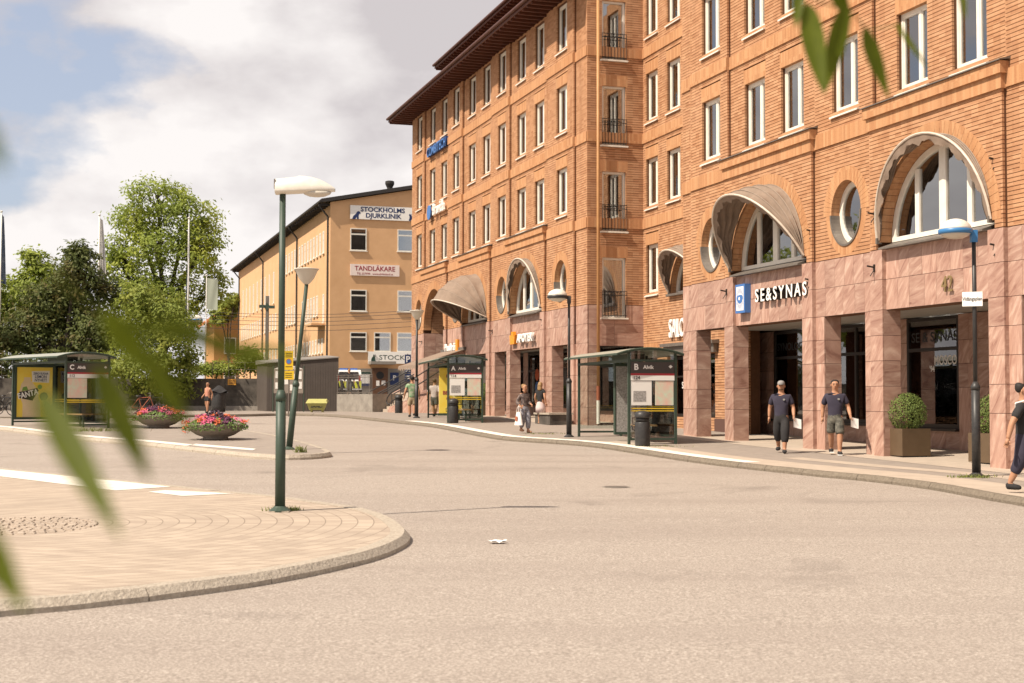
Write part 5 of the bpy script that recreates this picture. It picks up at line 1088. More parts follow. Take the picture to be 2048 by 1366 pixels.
# yellow no-parking plates on a thin post
mat('sign_yellow', (0.66, 0.44, 0.02), rough=0.45)
p = gnd(577, 833); o = thing('parking_plates', 'yellow no-parking plates on a thin grey post before the shed', 'sign', (p.x, p.y, gz(p.y))); MB().cone((0, 0, 0), (0, 0, 2.98), 0.03).build('post', 'grey_metal', o)
MB().box(-0.20, 0.20, -0.05, -0.035, 2.12, 2.98).build('upper_plate', 'sign_yellow', o); MB().box(-0.27, 0.24, -0.052, -0.036, 1.68, 2.08).build('lower_plate', 'sign_yellow', o)
MB().lathe([(0.13, -0.003), (0.13, 0.003)], 20).build('ring', 'rust_paint', o, loc=(0, -0.055, 2.5)).rotation_euler.x = math.pi/2; MB().lathe([(0.095, -0.003), (0.095, 0.003)], 20).build('disc', 'sign_blue', o, loc=(0, -0.058, 2.5)).rotation_euler.x = math.pi/2
for z in (2.86, 2.78, 2.70, 2.25, 1.95, 1.86, 1.77): MB().box(-0.15, 0.15, -0.056, -0.053, z, z+0.03).build('print_line', 'black_letter', o)
# slanting canopy over the kiosk
p = Vector(dsz(-0.02, 70.2, 2.3)); o = thing('sloping_canopy', 'beige cloth canopy sloping out under the kiosk letters', 'awning', tuple(p), YAW)
m = MB(); m.add([(0, -2.2, 0.25), (0, 2.2, 0.25), (-2.4, 2.2, -0.55), (-2.4, -2.2, -0.55), (0, -2.2, 0.22), (0, 2.2, 0.22), (-2.4, 2.2, -0.58), (-2.4, -2.2, -0.58)], [(0, 1, 2, 3), (7, 6, 5, 4), (0, 3, 7, 4), (1, 5, 6, 2), (2, 6, 7, 3)]); m.build('cloth', 'awning_cloth', o)
m = MB(); m.grid(lambda u, v: (-2.4-0.02*v, -2.2+4.4*u, -0.55-0.25*v*(0.8+0.2*math.cos(u*50))), 50, 2); m.build('valance', 'awning_cloth', o)
for y in (-2.0, 2.0): MB().tube([(0, y, -0.35), (-1.2, y, -0.35), (-2.38, y, -0.56)], 0.025, 6).build('arm', 'sill_metal', o)
MB().box(-0.12, 0.0, -2.25, 2.25, 0.18, 0.34).build('case', 'grey_metal', o)
# ------------------------------------------------------------------ bus shelters
mat('map_paper', (0.50, 0.60, 0.46), (0.66, 0.40, 0.33), scale=5, rough=0.4, detail=9); mat('paper_white', (0.72, 0.70, 0.66), rough=0.4); mat('header_dark', (0.055, 0.045, 0.042), rough=0.4); mat('header_red', (0.33, 0.03, 0.04), rough=0.4); mat('roof_glass', (0.27, 0.275, 0.23), (0.33, 0.33, 0.27), scale=3, rough=0.4)
mat('line_yellow', (0.70, 0.48, 0.03), rough=0.5); mat('poster_yellow', (0.80, 0.55, 0.05), (0.80, 0.66, 0.14), scale=1.2, rough=0.35); mat('bottle_cream', (0.66, 0.50, 0.30), (0.72, 0.58, 0.38), scale=2, rough=0.35); mat('print_black', (0.03, 0.022, 0.02), rough=0.4); mat('leaf_print', (0.16, 0.30, 0.06), rough=0.4); mat('bench_wood', (0.34, 0.20, 0.09), (0.28, 0.16, 0.07), scale=8, rough=0.6); mat('print_grey', (0.18, 0.17, 0.16), (0.42, 0.40, 0.38), scale=22, rough=0.5)
def shelter(pn, pf, label, letter, route, D=1.35, poster=None, back=True):
    """pn near-front corner, pf far-front corner; local x = depth, local y = length"""
    ly = (pf-pn); ly.z = 0; L_ = ly.length; ly.normalize(); rz = math.atan2(-ly.x, ly.y)
    o = thing('bus_shelter', label, 'bus shelter', (pn.x, pn.y, gz(pn.y)), rz, 'green metal bus shelters'); H = 2.36; G = 'green_metal'
    dz = gz(pf.y)-gz(pn.y); T = lambda y: dz*y/L_
    for x in (0, D):
        for y in (0, L_) if x == 0 else (0, L_/2, L_): MB().box(x-0.035, x+0.035, y-0.035, y+0.035, min(0, T(y)), H+0.22).build('post', G, o)
    for x in (0, D): MB().box(x-0.04, x+0.04, -0.04, L_+0.04, H-0.04, H+0.04).build('top_rail', G, o)
    for y in (0, L_): MB().box(0.036, D-0.036, y-0.03, y+0.03, H-0.03, H+0.03).build('end_rail', G, o); MB().box(0.036, D-0.036, y-0.025, y+0.025, 0.12+T(y), 0.18+T(y)).build('foot_rail', G, o)
    MB().box(D-0.02, D+0.02, 0.036, L_-0.036, 0.16+dz/2, 0.22+dz/2).build('back_rail', G, o)
    r_ = MB(); 
    def roof(u, v, t=0): x = -0.42+(D+0.60)*u; q = (x-D/2+0.12)/(D/2+0.30); return (x, -0.22+(L_+0.5)*v, 2.56+0.17*(1-q*q)-t)
    r_.grid(lambda u, v: roof(u, v), 14, 6); r_.grid(lambda u, v: roof(u, v, 0.045), 14, 6); n0 = 15*7
    e_ = MB(); 
    for vv in (0, 1):
        for i in range(14): e_.add([roof(i/14, vv), roof((i+1)/14, vv), roof((i+1)/14, vv, 0.075), roof(i/14, vv, 0.075)], [(0, 1, 2, 3)])
    for uu in (0, 1): e_.add([roof(uu, 0), roof(uu, 1), roof(uu, 1, 0.055), roof(uu, 0, 0.055)], [(0, 1, 2, 3)])
    rf_ = r_.build('roof', 'roof_glass', o, True); e_.build('roof_edge', G, rf_)
    for k in range(5): v = k/4; MB().tube([roof(u/8, v, 0.02) for u in range(9)], 0.022, 6).build('roof_rib', G, rf_)
    for y in (0, L_): MB().prism([(0.04, H), (D-0.04, H), (D-0.04, H+0.22)]+[(D*(1-i/8), roof((0.42+D*(1-i/8))/(D+0.60), 0, 0.05)[2]) for i in range(1, 8)]+[(0.04, H+0.22)], lambda u, v: (u, y-0.006, v), lambda u, v: (u, y+0.006, v)).build('gable_glass', 'shelter_glass', o)
    if back: MB().box(D-0.005, D+0.005, 0.04, L_-0.04, 0.2, H-0.04).build('back_glass', 'shelter_glass', o)
    MB().box(0.04, D-0.04, -0.005, 0.005, 0.2, H-0.04).build('end_glass', 'shelter_glass', o)
    if poster != 'drink': MB().box(0.04, D-0.04, L_-0.005, L_+0.005, 0.25+dz, H-0.04).build('end_glass', 'shelter_glass', o)
    # header board, route strip, maps on the near end
    MB().box(0.045, D-0.045, -0.045, -0.012, 2.0, 2.32).build('header', 'header_dark', o); MB().box(0.045, D-0.045, -0.046, -0.012, 1.94, 2.0).build('header_stripe', 'header_red', o); MB().box(0.045, D-0.045, -0.044, -0.012, 1.80, 1.94).build('route_strip', 'paper_white', o)
    text(letter, 0.24, 'white_letter', o, (0.2, -0.05, 2.17), RC, 0.002, bold=0.006); text('Alvik', 0.15, 'white_letter', o, (0.56, -0.05, 2.17), RC, 0.002, bold=0.003); text(route, 0.14, 'print_black', o, (0.21, -0.05, 1.87), RC, 0.002, bold=0.002)
    MB().prism([(D-0.16+0.06*math.cos(a), 2.19+0.05*math.sin(a)) for a in [math.pi/2*i for i in range(4)]], lambda u, v: (u, -0.05, v), lambda u, v: (u, -0.0455, v)).build('emblem', 'paper_white', o)
    two = letter != 'C'
    MB().box(0.06, D*0.48, -0.03, -0.008, 1.10, 1.79).build('timetable', 'paper_white' if two else 'map_paper', o)
    if two: MB().box(0.12, D*0.36, -0.034, -0.031, 1.2, 1.5).build('timetable_print', 'print_grey', o); MB().box(D*0.56, D-0.07, -0.03, -0.008, 1.10, 1.79).build('map', 'map_paper', o)
    for z in (0.93, 1.0): MB().box(0.05, D-0.05, -0.012, -0.006, z, z+0.025).build('sight_line', 'line_yellow', o); MB().box(D-0.012, D-0.006, 0.05, L_-0.05, z+dz/2, z+0.025+dz/2).build('sight_line', 'line_yellow', o)
    # bench
    MB().box(D-0.62, D-0.22, L_*0.18, L_*0.62, 0.46+dz*0.3, 0.51+dz*0.3).build('bench_seat', 'bench_wood', o)
    for y in (L_*0.25, L_*0.55): MB().box(D-0.45, D-0.39, y-0.03, y+0.03, T(y), 0.46+dz*0.3).build('bench_leg', G, o)
    MB().tube([(D-0.6, L_*0.4, 0.5), (D-0.62, L_*0.4, 0.72), (D-0.4, L_*0.4, 0.75), (D-0.25, L_*0.4, 0.7)], 0.018, 6).build('bench_arm', 'black_metal', o)
    MB().box(D*0.35, D*0.35+0.5, L_*0.30, L_*0.62, 2.38, 2.6).build('display_box', G, o); [MB().box(D*0.35+0.02, D*0.35+0.48, L_*0.30-0.006, L_*0.30-0.001, z, z+0.025).build('display_slot', 'print_black', o) for z in (2.43, 2.48, 2.53)]
    return o, L_, dz
b_, LB, dzb = shelter(gnd(1258, 889), gnd(1158, 873), 'green bus shelter in the middle of the pavement, lettered B', 'B', '124', 1.38)
m = b_; yy = LB*0.45; MB().box(0.32, 1.28, yy-0.05, yy+0.05, 0.3, 2.25).build('scratched_panel', 'print_grey', b_)
f_ = MB(); f_.box(0.28, 1.32, yy-0.06, yy+0.06, 0.22, 0.3).box(0.28, 1.32, yy-0.06, yy+0.06, 2.25, 2.33).box(0.28, 0.32, yy-0.06, yy+0.06, 0.3, 2.25); f_.build('panel_frame', 'green_metal', b_)
a_, LA, dza = shelter(gnd(896, 846), gnd(856.5, 835.5), 'far green bus shelter with a narrow yellow poster, lettered A', 'A', '114', 1.38)
yy = LA*0.45; MB().box(0.02, 0.98, yy-0.05, yy+0.05, 0.3+dza/2, 2.2+dza/2).build('poster', 'poster_yellow', a_)
for z, s_ in ((1.85, 0.17), (1.15, 0.21), (0.92, 0.17)): text(('KOM', 'BERLIN', '69 kr')[[1.85, 1.15, 0.92].index(z)], s_, 'rust_paint', a_, (0.5, yy-0.055, z+dza/2), RC, 0.002, 'poster_text', 0.01)
f_ = MB(); f_.box(-0.04, 1.04, yy-0.06, yy+0.06, 0.2+dza/2, 0.3+dza/2).box(-0.04, 1.04, yy-0.06, yy+0.06, 2.2+dza/2, 2.3+dza/2).box(0.98, 1.04, yy-0.06, yy+0.06, 0.3+dza/2, 2.2+dza/2); f_.build('panel_frame', 'green_metal', a_)
c_, LC, dzc = shelter(gnd(130, 858.5), gnd(25, 851), 'green bus shelter with a big drink poster on the left platform, lettered C', 'C', '112', 1.62, 'drink')
# the drink poster on the far end panel
yy = LC; pw_ = 1.40; bz = 0.22+dzc
f_ = MB(); f_.box(0.03, 0.12, yy-0.06, yy+0.06, bz, bz+2.06).box(0.12+pw_, 0.21+pw_, yy-0.06, yy+0.06, bz, bz+2.06).box(0.12, 0.12+pw_, yy-0.06, yy+0.06, bz, bz+0.09).box(0.12, 0.12+pw_, yy-0.06, yy+0.06, bz+1.97, bz+2.06); f_.build('poster_frame', 'green_metal', c_)
MB().box(0.12, 0.12+pw_, yy-0.03, yy+0.03, bz+0.09, bz+1.97).build('poster', 'poster_yellow', c_)
def flat(poly, m, off, name, x0=0.12, z0=0): MB().prism(poly, lambda u, v: (x0+u, yy-0.03-off-0.002, bz+0.09+z0+v), lambda u, v: (x0+u, yy-0.03-off, bz+0.09+z0+v)).build(name, m, c_)
flat([(0.24, 0), (0.95, 0), (0.92, 0.55), (0.85, 0.72), (0.84, 0.95), (0.72, 1.15), (0.62, 1.30), (0.54, 1.38), (0.54, 1.5), (0.28, 1.5), (0.28, 1.38), (0.18, 1.25), (0.12, 1.0), (0.14, 0.75), (0.24, 0.5)], 'bottle_cream', 0.001, 'bottle_print')
flat([(0.07, 0.72), (0.62, 0.62), (0.86, 1.0), (0.80, 1.1), (0.30, 0.98), (0.1, 0.95)], 'print_black', 0.004, 'logo_shadow'); flat([(0.2, 0.98), (0.45, 1.02), (0.38, 1.16), (0.24, 1.12)], 'leaf_print', 0.005, 'logo_leaf')
flat([(0.60, 1.32), (1.26, 1.30), (1.28, 1.75), (0.58, 1.73)], 'paper_white', 0.001, 'speech_panel'); flat([(1.06+0.16*math.cos(a), 0.78+0.16*math.sin(a)) for a in [2*math.pi*i/18 for i in range(18)]], 'print_black', 0.001, 'round_badge'); flat([(0.90+0.09*math.cos(a), 1.14+0.09*math.sin(a)) for a in [2*math.pi*i/16 for i in range(16)]], 'leaf_print', 0.001, 'round_badge')
for s_, sz, z in (('ZERO SUGAR', 0.105, 1.64), ('LEMON', 0.15, 1.52), ('NYHET!', 0.15, 1.39)): text(s_, sz, 'sign_navy', c_, (0.12+0.93, yy-0.036, bz+0.09+z), RC, 0.001, 'poster_text', 0.003, wid=0.92)
t_ = text('FANTA', 0.30, 'white_letter', c_, (0.12+0.44, yy-0.038, bz+0.09+0.86), RC, 0.001, 'poster_text', 0.008, wid=0.85); t_.rotation_euler = (math.pi/2, R(-14), 0)
# ------------------------------------------------------------------ trees
def leaf_mat(name, a, b, c, sc=1.1):
    m, t, bs = setup(name, 0.6, 0.3); L = t.links.new; g = nd('ShaderNodeNewGeometry', t)
    sn = nd('ShaderNodeVectorMath', t, operation='SNAP'); L(g.outputs['Position'], sn.inputs[0]); sn.inputs[1].default_value = (0.3, 0.3, 0.3)
    wn = nd('ShaderNodeTexWhiteNoise', t); L(sn.outputs[0], wn.inputs['Vector'])
    col = mixcol(t, wn.outputs['Value'], a, b); big = noise(t, g.outputs['Position'], sc, 4); col = mixcol(t, ramp(t, big, (0.5, 0.0), (0.68, 0.85)), col, c); L(col, bs.inputs['Base Color'])
    tr = nd('ShaderNodeBsdfTranslucent', t); L(col, tr.inputs[0]); mx = nd('ShaderNodeMixShader', t); mx.inputs[0].default_value = 0.42
    L(bs.outputs[0], mx.inputs[1]); L(tr.outputs[0], mx.inputs[2]); L(mx.outputs[0], t.nodes['Material Output'].inputs[0])
leaf_mat('leaf_bright', (0.21, 0.27, 0.05), (0.31, 0.37, 0.07), (0.43, 0.46, 0.07), 0.35)
leaf_mat('leaf_deep', (0.085, 0.11, 0.03), (0.15, 0.17, 0.05), (0.19, 0.13, 0.045), 0.9)
leaf_mat('leaf_mid', (0.19, 0.24, 0.04), (0.28, 0.32, 0.065), (0.36, 0.37, 0.07), 0.6)
leaf_mat('leaf_maple', (0.24, 0.30, 0.05), (0.33, 0.38, 0.07), (0.36, 0.40, 0.08), 0.6)
mat('bark', (0.045, 0.034, 0.026), (0.075, 0.06, 0.045), scale=9, rough=0.95, bump=0.5, stretch=(1, 1, 0.2))
def tree(name, label, cat, Y, zb, base_px, lobes, m, n, size, group=None, trunk=0.28, seed=1, droop=0.0, hollow=0.55):
    r_ = random.Random(seed); b = at(base_px, 800, Y); o = thing(name, label, cat, (b.x, b.y, zb), 0, group); base = Vector((b.x, b.y, zb))
    T = MB(); C = []; fork = None
    for (px, py, rx, ry) in lobes:
        c = at(px, py, Y); c.y += r_.uniform(-1, 1)*rx*Y/F*0.7; C.append((c-base, rx*Y/F, ry*Y/F))
    top = max(c.z+q*0.6 for c, p_, q in C); lowest = min(c.z for c, p_, q in C)
    fork = Vector((0, 0, max(1.2, min(lowest*0.8, top*0.35))))
    T.cone((0, 0, -0.3), tuple(fork), trunk, trunk*0.75, 9)
    for c, rx, ry in C:
        mid = fork.lerp(c, 0.5)+Vector((r_.uniform(-.4, .4), r_.uniform(-.4, .4), 0.35)); tip = c+Vector((0, 0, ry*0.55))
        T.tube([tuple(fork), tuple(mid), tuple(c), tuple(tip)], [trunk*0.55, trunk*0.38, trunk*0.22, 0.02], 7)
        for _ in range(9):
            d = Vector((r_.gauss(0, 1), r_.gauss(0, 1), r_.gauss(0.3, 0.8))).normalized(); e = c+Vector((d.x*rx, d.y*rx, d.z*ry))*0.85
            s = mid.lerp(tip, r_.uniform(0.2, 0.9)); k = s.lerp(e, 0.5)+Vector((0, 0, 0.12*rx)); T.tube([tuple(s), tuple(k), tuple(e)], [trunk*0.13, trunk*0.08, 0.012], 5)
    T.build('trunk', 'bark', o)
    tot = sum(rx*ry for c, rx, ry in C); M = MB()
    for c, rx, ry in C:
        nn = int(n*rx*ry/tot); tw = []
        for _ in range(max(6, nn//26)):
            d = Vector((r_.gauss(0, 1), r_.gauss(0, 1), r_.gauss(0.15, 1))).normalized(); q = r_.uniform(hollow, 1.04)*(1+0.12*math.sin(4*d.x+7*d.z+seed))
            tw.append((c+Vector((d.x*rx*q, d.y*rx*q, d.z*ry*q)), d))
        for i in range(nn):
            p, d = tw[i % len(tw)]; sp = 0.13*(rx+ry)/2+0.12
            p = p+Vector((r_.gauss(0, sp), r_.gauss(0, sp), r_.gauss(0, sp*0.6)-droop*abs(r_.gauss(0, 1))))
            nv = (d+Vector((r_.gauss(0, .6), r_.gauss(0, .6), r_.gauss(0.6, .6)))).normalized(); u = nv.cross(Vector((r_.gauss(0, 1), r_.gauss(0, 1), r_.gauss(0, 1)-droop*4))).normalized(); w = nv.cross(u); s = size*r_.uniform(0.6, 1.25)
            M.add([tuple(p-u*s), tuple(p+w*s*0.48-nv*s*.12), tuple(p+u*s), tuple(p-w*s*0.48-nv*s*.12)], [(0, 1, 2), (0, 2, 3)])
    M.build('crown', m, o); return o
GT = 'trees and shrubs behind the square'
tree('broadleaf_tree', 'tall airy light green tree rising above all other trees', 'tree', 114, 1.0, 325, [(322, 398, 66, 40), (272, 450, 58, 44), (378, 436, 58, 48), (228, 500, 26, 34), (245, 540, 36, 48), (320, 500, 62, 50), (405, 510, 48, 48), (432, 575, 30, 42), (300, 585, 55, 45), (370, 590, 45, 55), (265, 610, 45, 40), (350, 640, 50, 40), (400, 470, 40, 40)], 'leaf_bright', 21000, 0.17, GT, 0.42, 3)
tree('chestnut_tree', 'dark brownish green tree with rust-tinged leaves behind the left shelter', 'tree', 93, 1.2, 130, [(150, 555, 48, 55), (155, 508, 30, 28), (95, 610, 62, 52), (190, 615, 55, 66), (55, 665, 70, 50), (135, 680, 80, 55), (208, 680, 45, 50), (10, 685, 50, 46)], 'leaf_deep', 23000, 0.16, GT, 0.3, 5)
tree('maple_tree', 'light green maple with loose twigs behind the dark tree at left', 'tree', 99, 1.2, 60, [(75, 525, 28, 26), (48, 570, 36, 34), (100, 560, 30, 30), (30, 610, 36, 36), (110, 600, 30, 36)], 'leaf_maple', 5200, 0.19, GT, 0.16, 8)
tree('maple_tree', 'light green tree cut off by the left picture edge', 'tree', 96, 1.2, -25, [(-10, 585, 34, 34), (-40, 640, 50, 50), (-60, 560, 40, 50), (15, 620, 20, 22)], 'leaf_maple', 4500, 0.18, GT, 0.2, 9)
tree('willow_shrub', 'yellow-green drooping shrub tree below the tall airy tree', 'tree', 85, 0.2, 310, [(280, 600, 42, 40), (325, 630, 52, 50), (270, 670, 52, 45), (345, 690, 52, 50), (295, 730, 60, 30), (375, 730, 28, 34), (235, 725, 34, 30), (300, 770, 56, 22), (350, 775, 36, 22)], 'leaf_mid', 12500, 0.14, GT, 0.16, 12, 0.10)
tree('distant_tree', 'small dark green tree behind the orange tiled roof', 'tree', 165, -0.5, 458, [(455, 615, 24, 18), (470, 600, 16, 12), (440, 632, 20, 18)], 'leaf_mid', 2500, 0.26, GT, 0.2, 15)
tree('garden_shrub', 'leafy shrub between the wall and the yellow building', 'shrub', 89, 0.9, 500, [(500, 712, 20, 22), (485, 728, 24, 20), (515, 730, 18, 22)], 'leaf_mid', 2600, 0.11, GT, 0.05, 17)
tree('garden_shrub', 'low rounded shrub on the wall before the ochre house', 'shrub', 89.5, 0.9, 432, [(430, 738, 26, 14), (405, 742, 18, 12), (455, 742, 16, 12)], 'leaf_maple', 2200, 0.10, GT, 0.05, 19)
tree('hedge_shrub', 'dark shrub mass behind the left shelter above the wall', 'shrub', 88, 0.6, 110, [(30, 735, 50, 30), (110, 735, 60, 28), (190, 740, 45, 28), (245, 745, 26, 24), (-50, 735, 60, 34)], 'leaf_deep', 6500, 0.13, GT, 0.06, 21)
for k, (px, Y, h) in enumerate(((-230, 88, 1.0), (-420, 80, 1.15), (-640, 76, 0.9), (-900, 70, 1.1))):
    tree('roadside_tree', 'full green street tree standing beyond the left picture edge', 'tree', Y, -0.7, px, [(px, 800-330*h, 90, 80), (px-70, 800-230*h, 90, 80), (px+70, 800-220*h, 90, 80), (px, 800-180*h, 110, 80)], 'leaf_mid', 5000, 0.22, GT, 0.3, 40+k)
# ------------------------------------------------------------------ people
mat('skin', (0.42, 0.22, 0.13), (0.37, 0.185, 0.105), scale=9, rough=0.6); mat('cloth_navy', (0.030, 0.026, 0.042), (0.04, 0.035, 0.055), scale=6, rough=0.9); mat('cloth_black', (0.018, 0.017, 0.018), (0.03, 0.028, 0.028), scale=7, rough=0.9); mat('cloth_camo', (0.025, 0.025, 0.022), (0.16, 0.15, 0.12), scale=11, rough=0.9, detail=3)
mat('cloth_green', (0.10, 0.26, 0.11), (0.45, 0.42, 0.32), scale=7, rough=0.9); mat('cloth_khaki', (0.42, 0.33, 0.21), (0.36, 0.28, 0.18), scale=6, rough=0.9); mat('cloth_pink', (0.55, 0.42, 0.40), (0.6, 0.5, 0.48), scale=8, rough=0.9); mat('cloth_grey', (0.10, 0.10, 0.095), rough=0.9); mat('cloth_coral', (0.48, 0.22, 0.15), rough=0.9); mat('cloth_dark_print', (0.05, 0.035, 0.035), (0.22, 0.17, 0.15), scale=16, rough=0.9, detail=2); mat('cloth_blue_print', (0.09, 0.10, 0.15), (0.38, 0.36, 0.36), scale=13, rough=0.9, stretch=(1, 1, 3)); mat('cloth_white', (0.70, 0.66, 0.62), rough=0.9)
mat('hair_dark', (0.016, 0.012, 0.01), rough=0.7); mat('hair_blond', (0.32, 0.20, 0.09), (0.24, 0.14, 0.06), scale=18, rough=0.7); mat('hair_brown', (0.11, 0.06, 0.03), rough=0.7); mat('cap_grey', (0.24, 0.23, 0.22), rough=0.8)
def skinmesh(chains, m, name, parent, sub=2):
    idx, vs, rs, es = {}, [], [], []
    for ch in chains:
        prev = None
        for (p, r) in ch:
            k = tuple(round(c, 4) for c in p)
            if k not in idx: idx[k] = len(vs); vs.append(p); rs.append(r if isinstance(r, tuple) else (r, r))
            if prev is not None and prev != idx[k]: es.append((prev, idx[k]))
            prev = idx[k]
    me = bpy.data.meshes.new(name); me.from_pydata(vs, es, []); o = bpy.data.objects.new(name, me); COL.objects.link(o)
    o.modifiers.new('skin', 'SKIN').use_smooth_shade = True
    for i, r in enumerate(rs): me.skin_vertices[0].data[i].radius = r
    me.skin_vertices[0].data[0].use_root = True
    s = o.modifiers.new('sub', 'SUBSURF'); s.levels = s.render_levels = sub
    me2 = bpy.data.meshes.new_from_object(o.evaluated_get(bpy.context.evaluated_depsgraph_get())); bpy.data.objects.remove(o); bpy.data.meshes.remove(me)
    me2.materials.clear(); me2.materials.append(MATS[m]); me2.name = name
    for p in me2.polygons: p.use_smooth = True
    return obj(name, me2, parent)
def person(label, loc, rz, H, top, legs, hair='hair_dark', shoe='cloth_black', arms=((-.05, .02, .30), (.05, -.12, .30)), stride=0.18, leglen=0.45, sleeve=0.5, long_hair=False, skirt=None, cap=None, bag=None, paper=None, female=False, strap=None, head_turn=0.0, sole=None, bald=False, beard=False, group='people on the square'):
    o = thing('person', label, 'person', loc, rz, None); k = H/1.76; V = lambda x, y, z: (x*k, y*k, z*k)
    sw = 0.165 if female else 0.20; w_ = 0.9 if female else 1.0
    pel, wai, che, nb, nk = V(0, 0, .94), V(0, -.005, 1.08), V(0, 0, 1.30), V(0, .01, 1.445), V(0, -.005, 1.52)
    A, Lg, hands = {}, {}, []
    for s, (ax, ay, az) in zip((-1, 1), arms):       # wrist offset from shoulder: outwards, forward(-y), drop
        sh = Vector((s*sw, 0.01, 1.385)); wr = sh+Vector((s*(0.06+ax*0.0)+ax, ay, -0.52+max(0, .30-az)*0.9)); md = (sh+wr)/2
        d = (wr-sh); bend = math.sqrt(max(0.0, 0.075-(d.length/2)**2)) if d.length < 0.547 else 0.0
        el = md+Vector((s*0.035, 0.03+bend*0.75, -bend*0.4)); A[s] = (sh, el, wr); hands.append((s, wr, (wr-el).normalized()))
    for s in (-1, 1):
        y = -stride*s; hp = Vector((s*.088, 0, .90)); an = Vector((s*.085, -y*0.9 if False else y, .085+(0.05 if y > 0.05 else 0))); kn = (hp+an)/2+Vector((s*.012, -.05 if y < 0 else -.075, 0.02))
        Lg[s] = (hp, kn, an, an+Vector((s*.02, -.15, -.045)))
    f = lambda v: tuple(v*k)
    hd = lambda x, y, z: V(x+head_turn*0.02, y-0.0, z)
    body = [[(pel, (.155*k*w_, .115*k)), (wai, (.145*k*w_, .105*k)), (che, (.175*k*w_, .12*k)), (nb, (.095*k, .08*k)), (nk, .068*k), (hd(0, -.018, 1.575), (.078*k, .088*k)), (hd(0, -.012, 1.655), (.098*k, .112*k)), (hd(0, 0, 1.735), (.075*k, .085*k))]]
    for s in (-1, 1):
        sh, el, wr = A[s]; hp, kn, an, to = Lg[s]
        body.append([(che, (.175*k*w_, .12*k)), (f(sh), .066*k*w_), (f(sh.lerp(el, .5)), .060*k*w_), (f(el), .050*k*w_), (f(el.lerp(wr, .35)), .050*k*w_), (f(wr), .034*k)])
        body.append([(pel, (.155*k*w_, .115*k)), (f(hp), .10*k), (f(hp.lerp(kn, .5)), .092*k), (f(kn), .070*k), (f(kn.lerp(an, .35)), .072*k), (f(an), .046*k), (f(to), .036*k)])
    bo = skinmesh(body, 'skin', 'body', o)
    # hands, ears, nose joined to the body mesh
    hm = MB()
    for s, wr, d in hands:
        side = Vector((0, 1, 0)); 
        if abs(d.y) > 0.7: side = Vector((0, 0, 1))
        side = (side-d*side.dot(d)).normalized(); nrm = d.cross(side)
        P = lambda a, b, c=0: tuple((wr+d*a+side*b+nrm*c)*k)
        hm.cone(P(-.01, 0), P(.085, 0), .027*k, .034*k, 8)
        for i, ln in enumerate((.062, .072, .068, .052)): q = (i-1.5)*.019; hm.cone(P(.08, q), P(.08+ln*.55, q*1.05, .006*s), .0095*k, .0088*k, 6); hm.cone(P(.08+ln*.55, q*1.05, .006*s), P(.08+ln, q, .024*s), .0088*k, .006*k, 6)
        hm.cone(P(.025, -.03), P(.06, -.058, .01*s), .011*k, .0095*k, 6); hm.cone(P(.06, -.058, .01*s), P(.092, -.056, .02*s), .0095*k, .006*k, 6)
    hm.cone(hd(0, -.095, 1.645), hd(0, -.122, 1.605), .010*k, .017*k, 8)
    for s in (-1, 1): hm.lathe([(.006*k, -.028*k), (.014*k, -.01*k), (.014*k, .018*k), (.005*k, .03*k)], 8, hd(s*.092, .005, 1.63))
    me = hm.mesh('hands', 'skin', True); bm = bmesh.new(); bm.from_mesh(bo.data); bm.from_mesh(me); bm.to_mesh(bo.data); bm.free(); bpy.data.meshes.remove(me)
    for p in bo.data.polygons: p.use_smooth = True
    ey = MB(); [ey.lathe([(.004*k, -.008*k), (.011*k, 0), (.004*k, .008*k)], 8, hd(s*.033, -.101, 1.645)) for s in (-1, 1)]; [ey.box((s*.033-.02)*k, (s*.033+.02)*k, -.108*k, -.09*k, 1.668*k, 1.676*k) for s in (-1, 1)]; ey.build('eyes', 'hair_dark', o)
    MB().box(-.026*k, .026*k, -.106*k, -.09*k, 1.566*k, 1.576*k).build('mouth', 'rust_paint', o)
    # clothes
    tp = [[(V(0, 0, .80), (.185*k*w_, .14*k)), (V(0, 0, .93), (.185*k*w_, .14*k)), (V(0, -.005, 1.10), (.178*k*w_, .132*k)), (che, (.192*k*w_, .14*k)), (V(0, .008, 1.42), (.13*k, .10*k)), (V(0, .005, 1.475), (.092*k, .085*k))]]
    for s in (-1, 1):
        sh, el, wr = A[s]
        if sleeve: tp.append([(che, (.192*k*w_, .14*k)), (f(sh), .072*k*w_), (f(sh.lerp(el, min(1, sleeve*1.0)*.6)), .078*k*w_), (f(sh.lerp(el, min(1, sleeve*1.6))), .082*k*w_)] + ([(f(el.lerp(wr, .8)), .06*k)] if sleeve > 0.9 else []))
    skinmesh(tp, top, 'shirt', o)
    if top == 'cloth_navy' and not female: MB().prism([(.075*k+.03*k*math.cos(a), 1.31*k+.026*k*math.sin(a)) for a in [6.2832*i/6 for i in range(6)]], lambda u, v: (u, -.152*k, v), lambda u, v: (u, -.10*k, v)).build('shirt_emblem', 'cap_grey', o)
    if skirt:
        m = MB(); z0 = .94-skirt[1]; m.lathe([(.135, .98), (.155, .9), (skirt[2], .94-skirt[1]*.5), (skirt[2]*1.02, z0), (skirt[2]*.92, z0+.01)], 20, (0, 0, 0), k, k*.85); m.v = [(x, y, z*k) for x, y, z in m.v]; m.build('skirt', skirt[0], o, True)
